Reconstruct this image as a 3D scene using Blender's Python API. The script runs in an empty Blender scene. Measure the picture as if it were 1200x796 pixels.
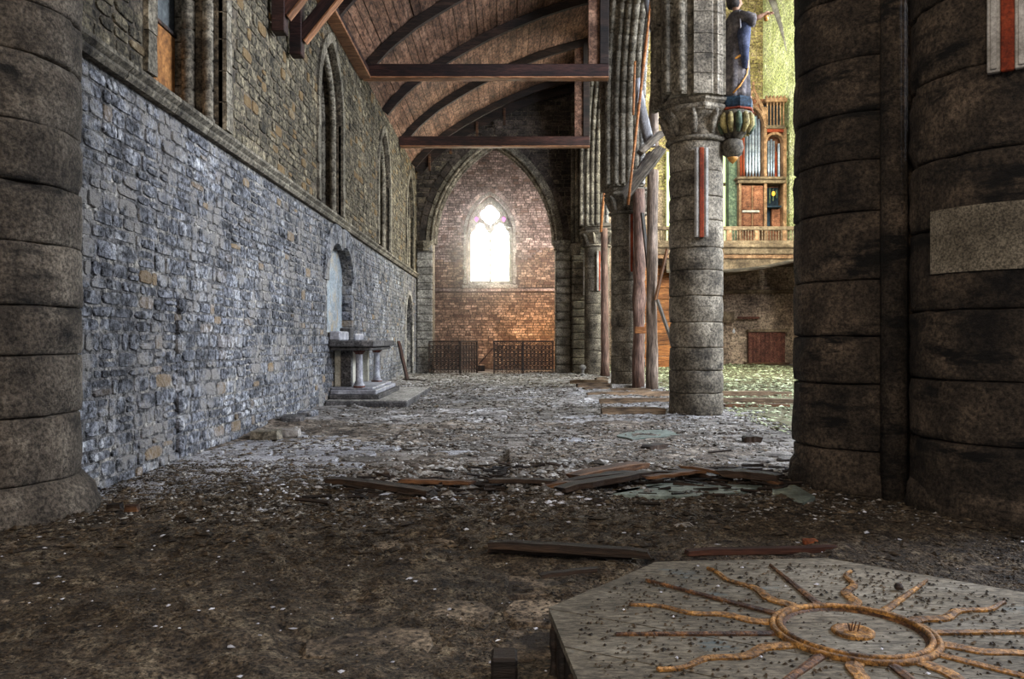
import bpy, math, random
import numpy as np
from mathutils import Vector, Matrix, noise
R = random.Random(7)
C = bpy.context.scene.collection
PI = math.pi
F = 920.0; VX = 595.0; HY = 398.0; EYE = 1.35

# ------------------------------------------------------------------ camera
cam = bpy.data.cameras.new('camera'); co = bpy.data.objects.new('camera', cam); C.objects.link(co)
co.location = (0, 0, EYE); co.rotation_euler = (PI/2, 0, 0)
cam.sensor_width = 36; cam.lens = 36*F/1200; cam.shift_x = 5/1200; cam.clip_start = .05; cam.clip_end = 200
sc = bpy.context.scene; sc.camera = co
# ------------------------------------------------------------------ world
w = bpy.data.worlds.new('sky'); sc.world = w; w.use_nodes = True
bg = w.node_tree.nodes['Background']; bg.inputs[0].default_value = (.80, .84, .95, 1); bg.inputs[1].default_value = 0.55
# ------------------------------------------------------------------ lights
def area(name, loc, target, sx, sy, power, col, spread=180):
    l = bpy.data.lights.new(name, 'AREA'); l.shape = 'RECTANGLE'; l.size = sx; l.size_y = sy
    l.energy = power; l.color = col; l.spread = math.radians(spread)
    o = bpy.data.objects.new(name, l); C.objects.link(o); o.location = loc
    o.rotation_euler = (Vector(target)-Vector(loc)).to_track_quat('-Z', 'Y').to_euler()
    return o
area('nave_window_light', (13.3, 12.0, 8.5), (-3.6, 14.0, 2.0), 12, 6, 6600, (.80, .87, 1.0))
area('nave_clerestory_light', (12.8, 26, 11), (6, 40, 8), 8, 6, 3800, (1.0, .98, .78))
area('nave_south_light', (13.2, 24, 8), (-2, 25, 0), 8, 5, 2600, (.86, .92, .95))
area('nave_north_fill', (4.15, 33, 13.5), (13.9, 40.6, 10), 5, 2.5, 800, (1.0, 1.0, .82))  # added fill lamp for the far side wall, no window built behind it
area('chapel_side_light', (2.35, 33.7, 1.5), (-1.2, 36.6, 1.5), 1.2, 1.6, 120, (1.0, .58, .28))
area('chapel_upper_fill', (2.55, 33.4, 5.6), (-1.2, 36.2, 6.0), 1.0, 3.2, 260, (1.0, .86, .78))  # added fill lamp brightening the upper end wall
area('choir_light', (-1.5, -3.5, 7.0), (-0.5, 14, 5.5), 4, 3, 520, (1.0, .84, .66))
sc.view_settings.view_transform = 'Standard'; sc.view_settings.look = 'None'
sc.view_settings.exposure = 0.3; sc.view_settings.gamma = 1.0
sc.view_settings.use_curve_mapping = False
sc.cycles.use_denoising = True
sc.cycles.max_bounces = 6; sc.cycles.diffuse_bounces = 4

# ------------------------------------------------------------------ materials
def lin(c):
    return tuple(((x/255)/12.92 if x/255 <= .04045 else ((x/255+.055)/1.055)**2.4) for x in c) + (1,)
def newmat(name):
    m = bpy.data.materials.new(name); m.use_nodes = True
    nt = m.node_tree; nt.nodes.clear()
    out = nt.nodes.new('ShaderNodeOutputMaterial'); b = nt.nodes.new('ShaderNodeBsdfPrincipled')
    nt.links.new(b.outputs[0], out.inputs[0]); return m, nt, b
def nd(nt, t, **kw):
    n = nt.nodes.new(t)
    for k, v in kw.items(): setattr(n, k, v)
    return n
def math_(nt, op, a, b=None):
    n = nd(nt, 'ShaderNodeMath', operation=op)
    for i, v in enumerate((a, b)):
        if v is None: continue
        if isinstance(v, (int, float)): n.inputs[i].default_value = v
        else: nt.links.new(v, n.inputs[i])
    return n.outputs[0]
def ramp(nt, src, stops):
    n = nd(nt, 'ShaderNodeValToRGB'); e = n.color_ramp.elements
    while len(e) < len(stops): e.new(.5)
    for i, (p, c) in enumerate(stops): e[i].position = p; e[i].color = c
    nt.links.new(src, n.inputs[0]); return n.outputs[0]
def mul(nt, a, b, fac=1.0, typ='MULTIPLY'):
    n = nd(nt, 'ShaderNodeMix', data_type='RGBA', blend_type=typ)
    if isinstance(fac, (int, float)): n.inputs[0].default_value = fac
    else: nt.links.new(fac, n.inputs[0])
    for v, i in ((a, 6), (b, 7)):
        if isinstance(v, tuple): n.inputs[i].default_value = v
        else: nt.links.new(v, n.inputs[i])
    return n.outputs[2]
def g(v): return (v, v, v, 1)
def grit(name, cols, scale=3.0, stretch=(1, 1, 1), fine=45.0, finec=.75, bump=.6, rough=.85, rand=.35, stain=None, stain_lo=.52, coord='pos', tint=None, tintamt=.25, bdist=.02, metal=0):
    """weathered surface: large colour patches x fine pits x per-piece tone, with relief"""
    m, nt, b = newmat(name)
    if coord == 'pos': src = nd(nt, 'ShaderNodeNewGeometry').outputs['Position']
    else: src = nd(nt, 'ShaderNodeTexCoord').outputs['Object']
    mp = nd(nt, 'ShaderNodeMapping'); mp.inputs['Scale'].default_value = stretch; nt.links.new(src, mp.inputs[0])
    n1 = nd(nt, 'ShaderNodeTexNoise'); n1.inputs['Scale'].default_value = scale; n1.inputs['Detail'].default_value = 7; n1.inputs['Roughness'].default_value = .68
    nt.links.new(mp.outputs[0], n1.inputs[0])
    k = len(cols); stops = [(.32+.36*i/(k-1), lin(c)) for i, c in enumerate(cols)]
    base = ramp(nt, n1.outputs[0], stops)
    n2 = nd(nt, 'ShaderNodeTexNoise'); n2.inputs['Scale'].default_value = fine; n2.inputs['Detail'].default_value = 5; n2.inputs['Roughness'].default_value = .75
    nt.links.new(mp.outputs[0], n2.inputs[0])
    pit_shade = ramp(nt, n2.outputs[0], [(.38, g(.05)), (.48, g(.72)), (.61, g(1.75))])  # grit, with relief shade and strong local contrast put into the colour
    base = mul(nt, base, pit_shade, finec)
    n4 = nd(nt, 'ShaderNodeTexNoise'); n4.inputs['Scale'].default_value = scale*.22; n4.inputs['Detail'].default_value = 3; nt.links.new(src, n4.inputs[0])
    base = mul(nt, base, ramp(nt, n4.outputs[0], [(.35, g(.72)), (.65, g(1.3))]))
    geo = nd(nt, 'ShaderNodeNewGeometry'); oi = nd(nt, 'ShaderNodeObjectInfo')
    r = math_(nt, 'FRACT', math_(nt, 'ADD', geo.outputs['Random Per Island'], oi.outputs['Random']))
    tone = ramp(nt, r, [(0, g(1-rand)), (1, g(1+rand))])
    base = mul(nt, base, tone)
    if tint:
        r2 = math_(nt, 'FRACT', math_(nt, 'MULTIPLY', r, 17.3))
        tf = ramp(nt, r2, [(1-tintamt, g(0)), (1-tintamt+.06, g(.8))])
        base = mul(nt, base, lin(tint), tf, 'MIX')
    if stain:
        n3 = nd(nt, 'ShaderNodeTexNoise'); n3.inputs['Scale'].default_value = stain[0]; n3.inputs['Detail'].default_value = 6; n3.inputs['Roughness'].default_value = .7
        mp3 = nd(nt, 'ShaderNodeMapping'); mp3.inputs['Scale'].default_value = stain[1]; nt.links.new(src, mp3.inputs[0]); nt.links.new(mp3.outputs[0], n3.inputs[0])
        sf = ramp(nt, n3.outputs[0], [(stain_lo, g(0)), (stain_lo+.1, g(1))])
        base = mul(nt, base, lin(stain[2]), sf, 'MIX')
    nt.links.new(base, b.inputs['Base Color'])
    b.inputs['Roughness'].default_value = rough; b.inputs['Metallic'].default_value = metal
    b.inputs['Specular IOR Level'].default_value = .3
    h = math_(nt, 'ADD', math_(nt, 'MULTIPLY', n1.outputs[0], 1.6), n2.outputs[0])
    bp = nd(nt, 'ShaderNodeBump'); bp.inputs['Strength'].default_value = bump; bp.inputs['Distance'].default_value = bdist
    nt.links.new(h, bp.inputs['Height']); nt.links.new(bp.outputs[0], b.inputs['Normal'])
    return m
def emit(name, c, s):
    m, nt, b = newmat(name); b.inputs['Base Color'].default_value = (0, 0, 0, 1)
    b.inputs['Emission Color'].default_value = lin(c); b.inputs['Emission Strength'].default_value = s; return m

MT = {}
MT['rubble'] = grit('blue grey rubble', [(50, 51, 56), (116, 118, 125), (192, 192, 193)], 3.4, fine=15, bump=1.0, rand=.30, tint=(150, 126, 92), tintamt=.06, bdist=.06, finec=1.0, stain=(1.7, (1, 1, 1), (138, 134, 130)), stain_lo=.50)
MT['rubble_up'] = grit('olive rubble', [(44, 41, 34), (96, 88, 72), (150, 139, 114)], 3.0, fine=14, bump=1.0, rand=.42, tint=(120, 96, 62), tintamt=.14, bdist=.05, finec=.95)
MT['mortar'] = grit('sandy mortar', [(58, 57, 59), (108, 106, 106), (164, 158, 148)], 4, fine=15, bump=1.0, rand=0, bdist=.05, finec=.95)
MT['mortar_dark'] = grit('sooty mortar', [(48, 43, 37), (86, 77, 65), (120, 108, 88)], 4, fine=16, bump=.9, rand=0)
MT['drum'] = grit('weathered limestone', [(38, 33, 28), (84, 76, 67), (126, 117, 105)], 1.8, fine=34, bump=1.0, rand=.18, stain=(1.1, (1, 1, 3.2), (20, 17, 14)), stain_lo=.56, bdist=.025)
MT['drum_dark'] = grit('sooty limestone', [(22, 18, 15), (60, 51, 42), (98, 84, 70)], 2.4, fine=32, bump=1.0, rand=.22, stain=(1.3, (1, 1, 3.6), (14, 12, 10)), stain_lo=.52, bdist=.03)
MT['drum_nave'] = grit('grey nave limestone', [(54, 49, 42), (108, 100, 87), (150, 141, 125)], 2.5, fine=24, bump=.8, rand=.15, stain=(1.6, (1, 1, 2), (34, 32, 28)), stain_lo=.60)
MT['ashlar'] = grit('carved grey stone', [(62, 56, 48), (104, 97, 84), (146, 138, 122)], 3, fine=18, bump=.7, rand=.25, stain=(1.2, (1, 1, 1), (30, 26, 22)), stain_lo=.6)
MT['ashlar_pale'] = grit('pale stone', [(96, 92, 88), (140, 136, 130), (176, 172, 164)], 3, fine=18, bump=.6, rand=.2)
MT['patch'] = grit('clean repair stone', [(78, 71, 60), (108, 100, 86), (136, 127, 112)], 2.5, fine=60, bump=.5, rand=.05)
MT['brick'] = grit('orange brown brick', [(84, 70, 60), (140, 118, 100), (188, 166, 146)], 1.5, fine=14, bump=.6, rand=.4, tint=(96, 74, 64), tintamt=.25)
MT['brick_gray'] = grit('mauve grey brick', [(96, 84, 80), (150, 134, 128), (204, 188, 180)], 1.5, fine=14, bump=.6, rand=.45, tint=(116, 92, 80), tintamt=.15)
MT['mortar_brick'] = grit('brown mortar', [(44, 34, 28), (70, 54, 44), (96, 76, 60)], 4, fine=20, bump=.6, rand=0)
MT['stone_soot'] = grit('sooty brown stone', [(34, 30, 27), (62, 54, 48), (92, 80, 72)], 1.5, fine=14, bump=.8, rand=.45)
MT['nave_brick'] = grit('olive plaster brick', [(108, 98, 62), (156, 142, 94), (190, 176, 132)], 1.2, fine=10, bump=.6, rand=.25)
MT['nave_low'] = grit('brown nave brick', [(90, 76, 66), (142, 122, 106), (186, 164, 142)], 1.2, fine=10, bump=.6, rand=.3)
MT['limewash'] = grit('lime green wash', [(178, 186, 122), (218, 226, 170), (240, 244, 210)], 1.2, fine=9, bump=.6, rand=.05)
MT['plaster'] = grit('cream plaster', [(150, 146, 132), (184, 180, 166), (204, 200, 188)], 3, fine=30, bump=.3, rand=.05, finec=.3)
MT['fresco'] = grit('faded blue wall painting', [(120, 128, 134), (150, 158, 164), (168, 150, 120)], 2.5, fine=20, bump=.3, rand=.0, finec=.35, stain=(2.0, (1, 3, .8), (150, 122, 88)), stain_lo=.58)
MT['flag'] = grit('worn flagstone', [(64, 58, 52), (104, 98, 92), (140, 136, 132)], 3.5, fine=40, bump=.5, rand=.25, stain=(1.6, (1, 1, 1), (38, 31, 26)), stain_lo=.53)
MT['flag_brown'] = grit('dusty brown flagstone', [(50, 42, 34), (98, 85, 70), (142, 126, 106)], 3.5, fine=30, bump=.7, rand=.2, finec=.95, stain=(2.2, (1, 1, 1), (32, 25, 20)), stain_lo=.50)
MT['flag_pale'] = grit('pale flagstone', [(96, 94, 96), (132, 131, 134), (160, 160, 160)], 3.5, fine=40, bump=.4, rand=.12, stain=(2.6, (1, 1, 1), (62, 54, 48)), stain_lo=.56)
MT['teal'] = grit('damp grey green plaster', [(74, 82, 76), (104, 114, 107), (134, 142, 134)], 4, fine=30, bump=.3, rand=.1, finec=.4, rough=.5)
MT['dirt'] = grit('dark litter', [(34, 27, 20), (80, 68, 54), (132, 119, 98)], 9, fine=48, bump=1.0, rand=0, bdist=.03, finec=1.0)
MT['dirt_far'] = grit('grey dust', [(56, 50, 46), (116, 111, 107), (178, 177, 178)], 2.2, stretch=(.6, 1, 1), fine=15, bump=1.0, rand=0, bdist=.03, finec=.9)
MT['dirt_mid'] = grit('tan dust', [(42, 35, 29), (90, 80, 70), (146, 136, 124)], 2.6, stretch=(.6, 1, 1), fine=22, bump=1.0, rand=0, bdist=.03, finec=.95)
MT['crumb'] = grit('crumbs', [(28, 22, 17), (58, 48, 36), (98, 84, 66)], 6, fine=30, bump=.4, rand=.7, finec=.4)
MT['crumb_gray'] = grit('plaster crumbs', [(80, 74, 68), (126, 122, 116), (170, 168, 166)], 5, fine=30, bump=.4, rand=.5, finec=.4, tint=(70, 56, 44), tintamt=.28)
MT['crumb_green_lit'] = grit('green lit nave crumbs', [(92, 100, 74), (146, 152, 118), (196, 202, 172)], 5, fine=30, bump=.4, rand=.5, finec=.4, tint=(70, 58, 34), tintamt=.4)  # green cast of the nave light put into this colour
MT['white'] = grit('white chips', [(150, 150, 156), (190, 190, 198), (220, 220, 224)], 6, fine=30, bump=.2, rand=.15, finec=.2)
def wood(name, cols, rough=.7, rand=.3, scale=5, bump=.6, stain=None, finec=.6, up=False):
    return grit(name, cols, scale, stretch=(1, 1, .12) if up else (.12, 1, 1), fine=30, bump=bump, rough=rough, rand=rand, coord='obj', finec=finec, stain=stain, stain_lo=.6)
MT['w_dark'] = wood('rotten dark wood', [(14, 10, 8), (34, 25, 18), (66, 49, 36)])
MT['w_brown'] = wood('brown broken wood', [(34, 22, 16), (72, 48, 32), (120, 84, 54)])
MT['w_gray'] = wood('grey weathered wood', [(44, 38, 33), (78, 70, 61), (122, 112, 98)])
MT['beam'] = wood('red brown painted beam', [(16, 8, 7), (40, 21, 17), (64, 38, 31)])
MT['beam_edge'] = wood('worn orange beam edge', [(92, 60, 40), (130, 88, 60), (150, 108, 78)])  # lighter orange for the lower edge strips
MT['red_wood'] = wood('reddish bar', [(32, 18, 14), (58, 33, 25), (86, 54, 40)])
MT['rib'] = wood('black brown rib', [(16, 11, 9), (34, 24, 19), (56, 40, 32)])
MT['board'] = grit('ceiling board', [(62, 42, 32), (108, 79, 62), (142, 110, 90)], 3, stretch=(1, .3, 1), fine=16, bump=.5, rand=.22, coord='pos', stain=(3.0, (1, .5, 1), (30, 20, 16)), stain_lo=.63)
MT['log'] = wood('bare tree trunk', [(54, 44, 37), (100, 85, 73), (150, 134, 120)], scale=7, up=True)
MT['log_red'] = wood('reddish trunk', [(66, 48, 40), (108, 82, 70), (146, 120, 106)], scale=7, up=True)
MT['log_blue'] = wood('silver grey trunk', [(104, 100, 100), (142, 140, 142), (176, 174, 178)], scale=7, up=True)
MT['orange_wood'] = wood('fresh orange lath', [(92, 54, 26), (132, 82, 42), (160, 108, 64)])
MT['ply'] = grit('orange plywood', [(110, 72, 38), (142, 96, 52), (160, 114, 66)], 3, fine=12, bump=.1, rand=0, finec=.35, coord='pos')
MT['gray_board'] = grit('grey board', [(70, 74, 74), (92, 96, 96), (110, 114, 114)], 3, fine=20, bump=.1, rand=0, finec=.3)
MT['disc'] = grit('painted octagon boards', [(62, 56, 46), (100, 92, 78), (122, 116, 104)], 3, stretch=(.35, 1, 1), fine=48, bump=.35, rand=.08, finec=.55, coord='pos', stain=(3, (.6, 1, 1), (82, 96, 100)), stain_lo=.60)
MT['gilt'] = grit('worn gilt wood', [(52, 34, 20), (132, 92, 44), (196, 144, 76)], 14, fine=70, bump=.6, rand=.12, rough=.55, coord='pos')
MT['gilt_dark'] = grit('browned gilt wood', [(36, 24, 18), (84, 56, 36), (142, 98, 54)], 12, fine=70, bump=.6, rand=.2, rough=.6, coord='pos')
MT['red'] = grit('red paint', [(80, 28, 14), (122, 48, 24), (146, 68, 38)], 4, fine=40, bump=.2, rand=.05, finec=.4)
MT['white_paint'] = grit('grey white paint', [(120, 116, 110), (160, 156, 150), (184, 180, 174)], 4, fine=40, bump=.2, rand=.05, finec=.3)
MT['iron'] = grit('rusty black iron', [(20, 17, 16), (40, 32, 28), (78, 54, 40)], 8, fine=30, bump=.3, rand=.1, rough=.6)
MT['marble'] = grit('grey marble', [(92, 92, 98), (136, 136, 142), (172, 172, 178)], 5, fine=24, bump=.2, rand=.05, finec=.3, rough=.5)
MT['slab_dark'] = grit('dark slab', [(40, 38, 38), (72, 70, 70), (104, 100, 98)], 4, fine=24, bump=.5, rand=.1)
MT['red_stone'] = grit('red stone', [(54, 32, 28), (84, 50, 44), (108, 72, 64)], 5, fine=24, bump=.3, rand=.05)
MT['organ'] = grit('organ case oak', [(90, 66, 46), (132, 100, 74), (170, 138, 108)], 3, fine=10, bump=.3, rand=.05, finec=.4)
MT['organ_door'] = grit('organ door oak', [(80, 48, 34), (120, 76, 54), (150, 104, 80)], 3, fine=14, bump=.4, rand=.05, finec=.5)
MT['oak_gray'] = grit('grey oak', [(72, 59, 47), (106, 90, 72), (138, 120, 98)], 3, fine=10, bump=.3, rand=.05, finec=.4)
MT['tin'] = grit('tin pipes', [(120, 132, 150), (160, 172, 190), (196, 204, 216)], 2, fine=8, bump=.05, rand=.15, rough=.35, finec=.2, metal=.5)
MT['robe'] = grit('blue grey robe', [(44, 40, 39), (80, 75, 76), (122, 114, 108)], 5, fine=24, bump=.3, rand=0, finec=.4)
MT['mantle'] = grit('blue mantle', [(40, 45, 62), (66, 73, 98), (98, 104, 128)], 5, fine=24, bump=.3, rand=0, finec=.4)
MT['joist'] = wood('floor joist wood', [(46, 34, 25), (90, 72, 54), (138, 116, 92)])
MT['skin'] = grit('painted plaster skin', [(128, 96, 76), (158, 122, 98), (178, 144, 118)], 5, fine=24, bump=.1, rand=0, finec=.2)
MT['black_hair'] = grit('dark painted hair', [(24, 20, 18), (40, 34, 30), (60, 52, 46)], 8, fine=30, bump=.5, rand=0)
MT['gold'] = grit('gold paint', [(150, 96, 40), (196, 136, 60), (224, 172, 96)], 8, fine=24, bump=.2, rand=0, finec=.3, rough=.45)
MT['green'] = grit('green paint', [(44, 56, 48), (72, 88, 72), (110, 120, 96)], 8, fine=24, bump=.2, rand=0, finec=.4)
MT['navy'] = grit('dark blue cloth', [(16, 26, 36), (26, 42, 56), (38, 58, 72)], 4, fine=20, bump=.2, rand=0)
MT['black'] = grit('black shadow gap', [(8, 7, 6), (14, 12, 10), (20, 17, 14)], 4, fine=20, bump=.2, rand=0)
MT['wainscot'] = grit('red brown wainscot', [(54, 30, 24), (92, 54, 44), (120, 80, 66)], 3, fine=14, bump=.4, rand=.1)
MT['clay'] = grit('brick fragment', [(92, 46, 26), (140, 76, 44), (164, 104, 70)], 8, fine=24, bump=.4, rand=.1)
MT['glow'] = emit('overexposed daylight glass', (255, 250, 240), 38.0)
MT['glow_low'] = emit('warm daylight glass', (255, 246, 218), 30.0)
MT['pink'] = emit('pink stained glass', (236, 90, 200), 2.5)
MT['glow_green'] = emit('pale green stained glass', (206, 232, 150), 2.2)
MT['glow_red'] = emit('red stained glass', (200, 70, 60), .8)
MT['glow_lamp'] = emit('amber lamp glass', (255, 190, 60), 1.6)

# ------------------------------------------------------------------ mesh helper
class MB:
    def __init__(s): s.v = []; s.f = []
    def add(s, vs, fs):
        k = len(s.v); s.v += [tuple(p) for p in vs]; s.f += [tuple(i+k for i in f) for f in fs]; return s
    def box(s, a, b, jit=0):
        x0, y0, z0 = a; x1, y1, z1 = b
        vs = [(x0,y0,z0),(x1,y0,z0),(x1,y1,z0),(x0,y1,z0),(x0,y0,z1),(x1,y0,z1),(x1,y1,z1),(x0,y1,z1)]
        if jit: vs = [tuple(c+R.uniform(-jit, jit) for c in p) for p in vs]
        return s.add(vs, [(0,3,2,1),(4,5,6,7),(0,1,5,4),(1,2,6,5),(2,3,7,6),(3,0,4,7)])
    def bbox(s, a, b, bev=.01):
        """box with chamfered edges"""
        x0, y0, z0 = a; x1, y1, z1 = b; k = len(s.v)
        bm_v = []; 
        for sx in (0, 1):
            for sy in (0, 1):
                for sz in (0, 1):
                    X = (x0, x1)[sx]; Y = (y0, y1)[sy]; Z = (z0, z1)[sz]
                    ix = bev*(1-2*sx); iy = bev*(1-2*sy); iz = bev*(1-2*sz)
                    bm_v += [(X, Y+iy, Z+iz), (X+ix, Y, Z+iz), (X+ix, Y+iy, Z)]
        def c(sx, sy, sz, a): return (sx*4+sy*2+sz)*3+a
        fs = []
        for q in (0, 1):
            f = [c(q,0,0,0), c(q,1,0,0), c(q,1,1,0), c(q,0,1,0)]; fs.append(f if q else f[::-1])
            f = [c(0,q,0,1), c(1,q,0,1), c(1,q,1,1), c(0,q,1,1)]; fs.append(f[::-1] if q else f)
            f = [c(0,0,q,2), c(1,0,q,2), c(1,1,q,2), c(0,1,q,2)]; fs.append(f if q else f[::-1])
        for p in (0, 1):
            for q in (0, 1):
                fs.append([c(p,q,0,0), c(p,q,1,0), c(p,q,1,1), c(p,q,0,1)])
                fs.append([c(p,0,q,0), c(p,1,q,0), c(p,1,q,2), c(p,0,q,2)])
                fs.append([c(0,p,q,1), c(1,p,q,1), c(1,p,q,2), c(0,p,q,2)])
                for r_ in (0, 1): fs.append([c(p,q,r_,0), c(p,q,r_,1), c(p,q,r_,2)])
        return s.add(bm_v, fs)
    def tube(s, pts, rads, n=10, cap=True, jit=0):
        pts = [Vector(p) for p in pts]
        if not hasattr(rads, '__len__'): rads = [rads]*len(pts)
        k = len(s.v); vs = []; up = None
        for i, p in enumerate(pts):
            t = (pts[min(i+1, len(pts)-1)]-pts[max(i-1, 0)]).normalized()
            if up is None:
                up = Vector((0, 0, 1)) if abs(t.z) < .9 else Vector((1, 0, 0))
            a = t.cross(up).normalized(); b_ = a.cross(t).normalized(); up = b_
            for j in range(n):
                th = 2*PI*j/n; r = rads[i]*(1+(R.uniform(-jit, jit) if jit else 0))
                vs.append(p+a*math.cos(th)*r+b_*math.sin(th)*r)
        fs = []
        for i in range(len(pts)-1):
            for j in range(n):
                fs.append((i*n+j, i*n+(j+1) % n, (i+1)*n+(j+1) % n, (i+1)*n+j))
        if cap: fs.append(tuple(range(n))[::-1]); fs.append(tuple((len(pts)-1)*n+j for j in range(n)))
        return s.add(vs, fs)
    def lathe(s, prof, c=(0, 0, 0), n=32, wob=0, seed=0, a0=0, a1=2*PI, cap=True, facet=None):
        vs = []; full = abs(a1-a0-2*PI) < 1e-6; m = n if full else n+1
        for (r, z) in prof:
            for j in range(m):
                th = a0+(a1-a0)*j/n
                rr = r
                if wob: rr += wob*noise.noise(Vector((math.cos(th)*r*3+seed, math.sin(th)*r*3, (z+c[2])*5)))
                vs.append((c[0]+rr*math.cos(th), c[1]+rr*math.sin(th), c[2]+z))
        fs = []
        for i in range(len(prof)-1):
            for j in range(n if full else n):
                fs.append((i*m+j, i*m+(j+1) % m, (i+1)*m+(j+1) % m, (i+1)*m+j))
        if cap and full:
            fs.append(tuple(range(m))[::-1]); fs.append(tuple((len(prof)-1)*m+j for j in range(m)))
        return s.add(vs, fs)
    def prism(s, poly, f0, f1):
        """poly: list of 2D points, f0/f1 map (u,v) to 3D on the two sides"""
        n = len(poly); vs = [f0(u, v) for u, v in poly]+[f1(u, v) for u, v in poly]
        fs = [tuple(range(n))[::-1], tuple(range(n, 2*n))]+[(i, (i+1) % n, (i+1) % n+n, i+n) for i in range(n)]
        return s.add(vs, fs)
    def mesh(s, name, m, smooth=False):
        me = bpy.data.meshes.new(name); me.from_pydata(s.v, [], s.f)
        if smooth: me.shade_smooth()
        if m: me.materials.append(MT[m])
        return me
    def build(s, name, m, parent=None, smooth=False, fix=False):
        me = s.mesh(name, m, smooth)
        if fix:
            import bmesh
            b = bmesh.new(); b.from_mesh(me); bmesh.ops.recalc_face_normals(b, faces=b.faces); b.to_mesh(me); b.free()
            if smooth: me.shade_smooth()
        return link(name, me, parent)
def link(name, me, parent=None):
    o = bpy.data.objects.new(name, me); C.objects.link(o)
    if parent is not None: o.parent = parent
    return o
def tag(o, label=None, cat=None, group=None, kind=None):
    if label: o['label'] = label
    if cat: o['category'] = cat
    if group: o['group'] = group
    if kind: o['kind'] = kind
    return o
def thing(name, label, cat, loc=(0, 0, 0), group=None, rot=(0, 0, 0)):
    o = bpy.data.objects.new(name, None); C.objects.link(o); o.location = loc; o.rotation_euler = rot
    return tag(o, label, cat, group)
def gp(x, y, z=0.0):
    """ground point seen at picture position x,y on the plane of height z"""
    d = F*(EYE-z)/(y-HY); return Vector(((x-VX)*d/F, d, z))
def at(x, y, d): return Vector(((x-VX)*d/F, d, EYE+(HY-y)*d/F))

def clip(poly, n_, d_):
    out = []
    for i in range(len(poly)):
        a, b_ = poly[i], poly[(i+1) % len(poly)]; da = a[0]*n_[0]+a[1]*n_[1]-d_; db = b_[0]*n_[0]+b_[1]*n_[1]-d_
        if da <= 0: out.append(a)
        if (da < 0) != (db < 0): t_ = da/(da-db); out.append((a[0]+(b_[0]-a[0])*t_, a[1]+(b_[1]-a[1])*t_))
    return out
# ------------------------------------------------------------------ masonry
def stone_verts(k=8, inset=.07):
    """unit stone: outline in -.5...5 (u,v), protruding to w=1; 8-corner irregular block"""
    base = [(-.5,-.5),(0,-.52),(.5,-.5),(.52,0),(.5,.5),(0,.52),(-.5,.5),(-.52,0)]
    o = [(u*R.uniform(.90, .99), v*R.uniform(.86, .99)) for u, v in base]
    for i in (0, 2, 4, 6):
        q = R.uniform(.80, .98); o[i] = (o[i][0]*q, o[i][1]*q)
    vs = [(u, v, -.4) for u, v in o]+[(u*.97, v*.95, R.uniform(.45, .7)) for u, v in o]+[(u*(1-inset*R.uniform(.8, 1.5)), v*(1-inset*R.uniform(1.2, 2.2)), R.uniform(.8, 1.1)) for u, v in o]
    n = 8; fs = []
    for r_ in (0, 1):
        for i in range(n): fs.append((r_*n+i, r_*n+(i+1) % n, (r_+1)*n+(i+1) % n, (r_+1)*n+i))
    fs.append(tuple(range(2*n, 3*n)))
    return vs, fs
VARS = [stone_verts() for _ in range(12)]
def block_verts():
    vs = []
    for q, w_ in ((.97, -.4), (.90, .9)):
        for u, v in ((-.5,-.5),(.5,-.5),(.5,.5),(-.5,.5)):
            vs.append((u*q+R.uniform(-.015, .015), v*(q if w_ < 0 else q-.04)+R.uniform(-.02, .02), w_+R.uniform(-.15, .15) if w_ > 0 else w_))
    return vs, [(0,1,5,4),(1,2,6,5),(2,3,7,6),(3,0,4,7),(4,5,6,7)]
BLK = [block_verts() for _ in range(10)]
def courses(u0, u1, v0, v1, hr, lr, skip=None, big=0):
    out = []; v = v0
    while v < v1-.02:
        h = R.uniform(*hr); h = min(h, v1-v)
        u = u0-R.uniform(0, lr[1])
        while u < u1:
            l = R.uniform(*lr)
            a = max(u, u0); b = min(u+l, u1)
            if b-a > .05:
                cu, cv = (a+b)/2, v+h/2
                if not (skip and (skip(cu, cv) or skip(a+.03, cv) or skip(b-.03, cv))):
                    if b-a > .16 and h > .13 and R.random() < .16: 
                        out += [(cu, v+h*.27, b-a, h*.46), (cu, v+h*.75, b-a, h*.44)]
                    else: out.append((cu, cv, b-a, h))
            u += l
        v += h
    return out
def lay(cells, frame, host, name, mats, depth=(.02, .05), near=None, nmax=300, gap=.012, wave=.05, rich=True, stuffname='far_stones'):
    """cells laid on host. frame(u,v)->(origin, U, V, W). near(u,v) sorts; nmax become objects, the rest one stuff mesh per material"""
    cells = sorted(cells, key=lambda c: near(c[0], c[1])) if near else cells
    cache = {}; rest = {}
    for i, (cu, cv, l, h) in enumerate(cells):
        mk = mats(cu, cv) if callable(mats) else mats
        O, U, V, W = frame(cu, cv+wave*noise.noise(Vector((cu*.6, cv*.4, 3))))
        dp = R.uniform(*depth); l_, h_ = l-gap, h-gap; rot = R.uniform(-.03, .03)
        if i < (nmax if near else 0):
            k = R.randrange(12)
            if (k, mk) not in cache:
                b = MB(); b.add(*VARS[k]); cache[(k, mk)] = b.mesh(name, mk)
            o = link(name, cache[(k, mk)], host)
            M = Matrix((U, V, W)).transposed().to_4x4() @ Matrix.Rotation(rot, 4, 'Z') @ Matrix.Diagonal((l_, h_, dp, 1))
            M.translation = O; o.matrix_world = M
        else:
            vs, fs = (VARS[R.randrange(12)] if rich else BLK[R.randrange(10)])
            c_, s_ = math.cos(rot), math.sin(rot)
            rest.setdefault(mk, MB()).add([O+U*((u*c_*l_-v*s_*h_))+V*(u*s_*l_+v*c_*h_)+W*(w_*dp) for u, v, w_ in vs], fs)
    for mk, b in rest.items(): tag(b.build(stuffname, mk, host), kind='stuff')

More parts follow.
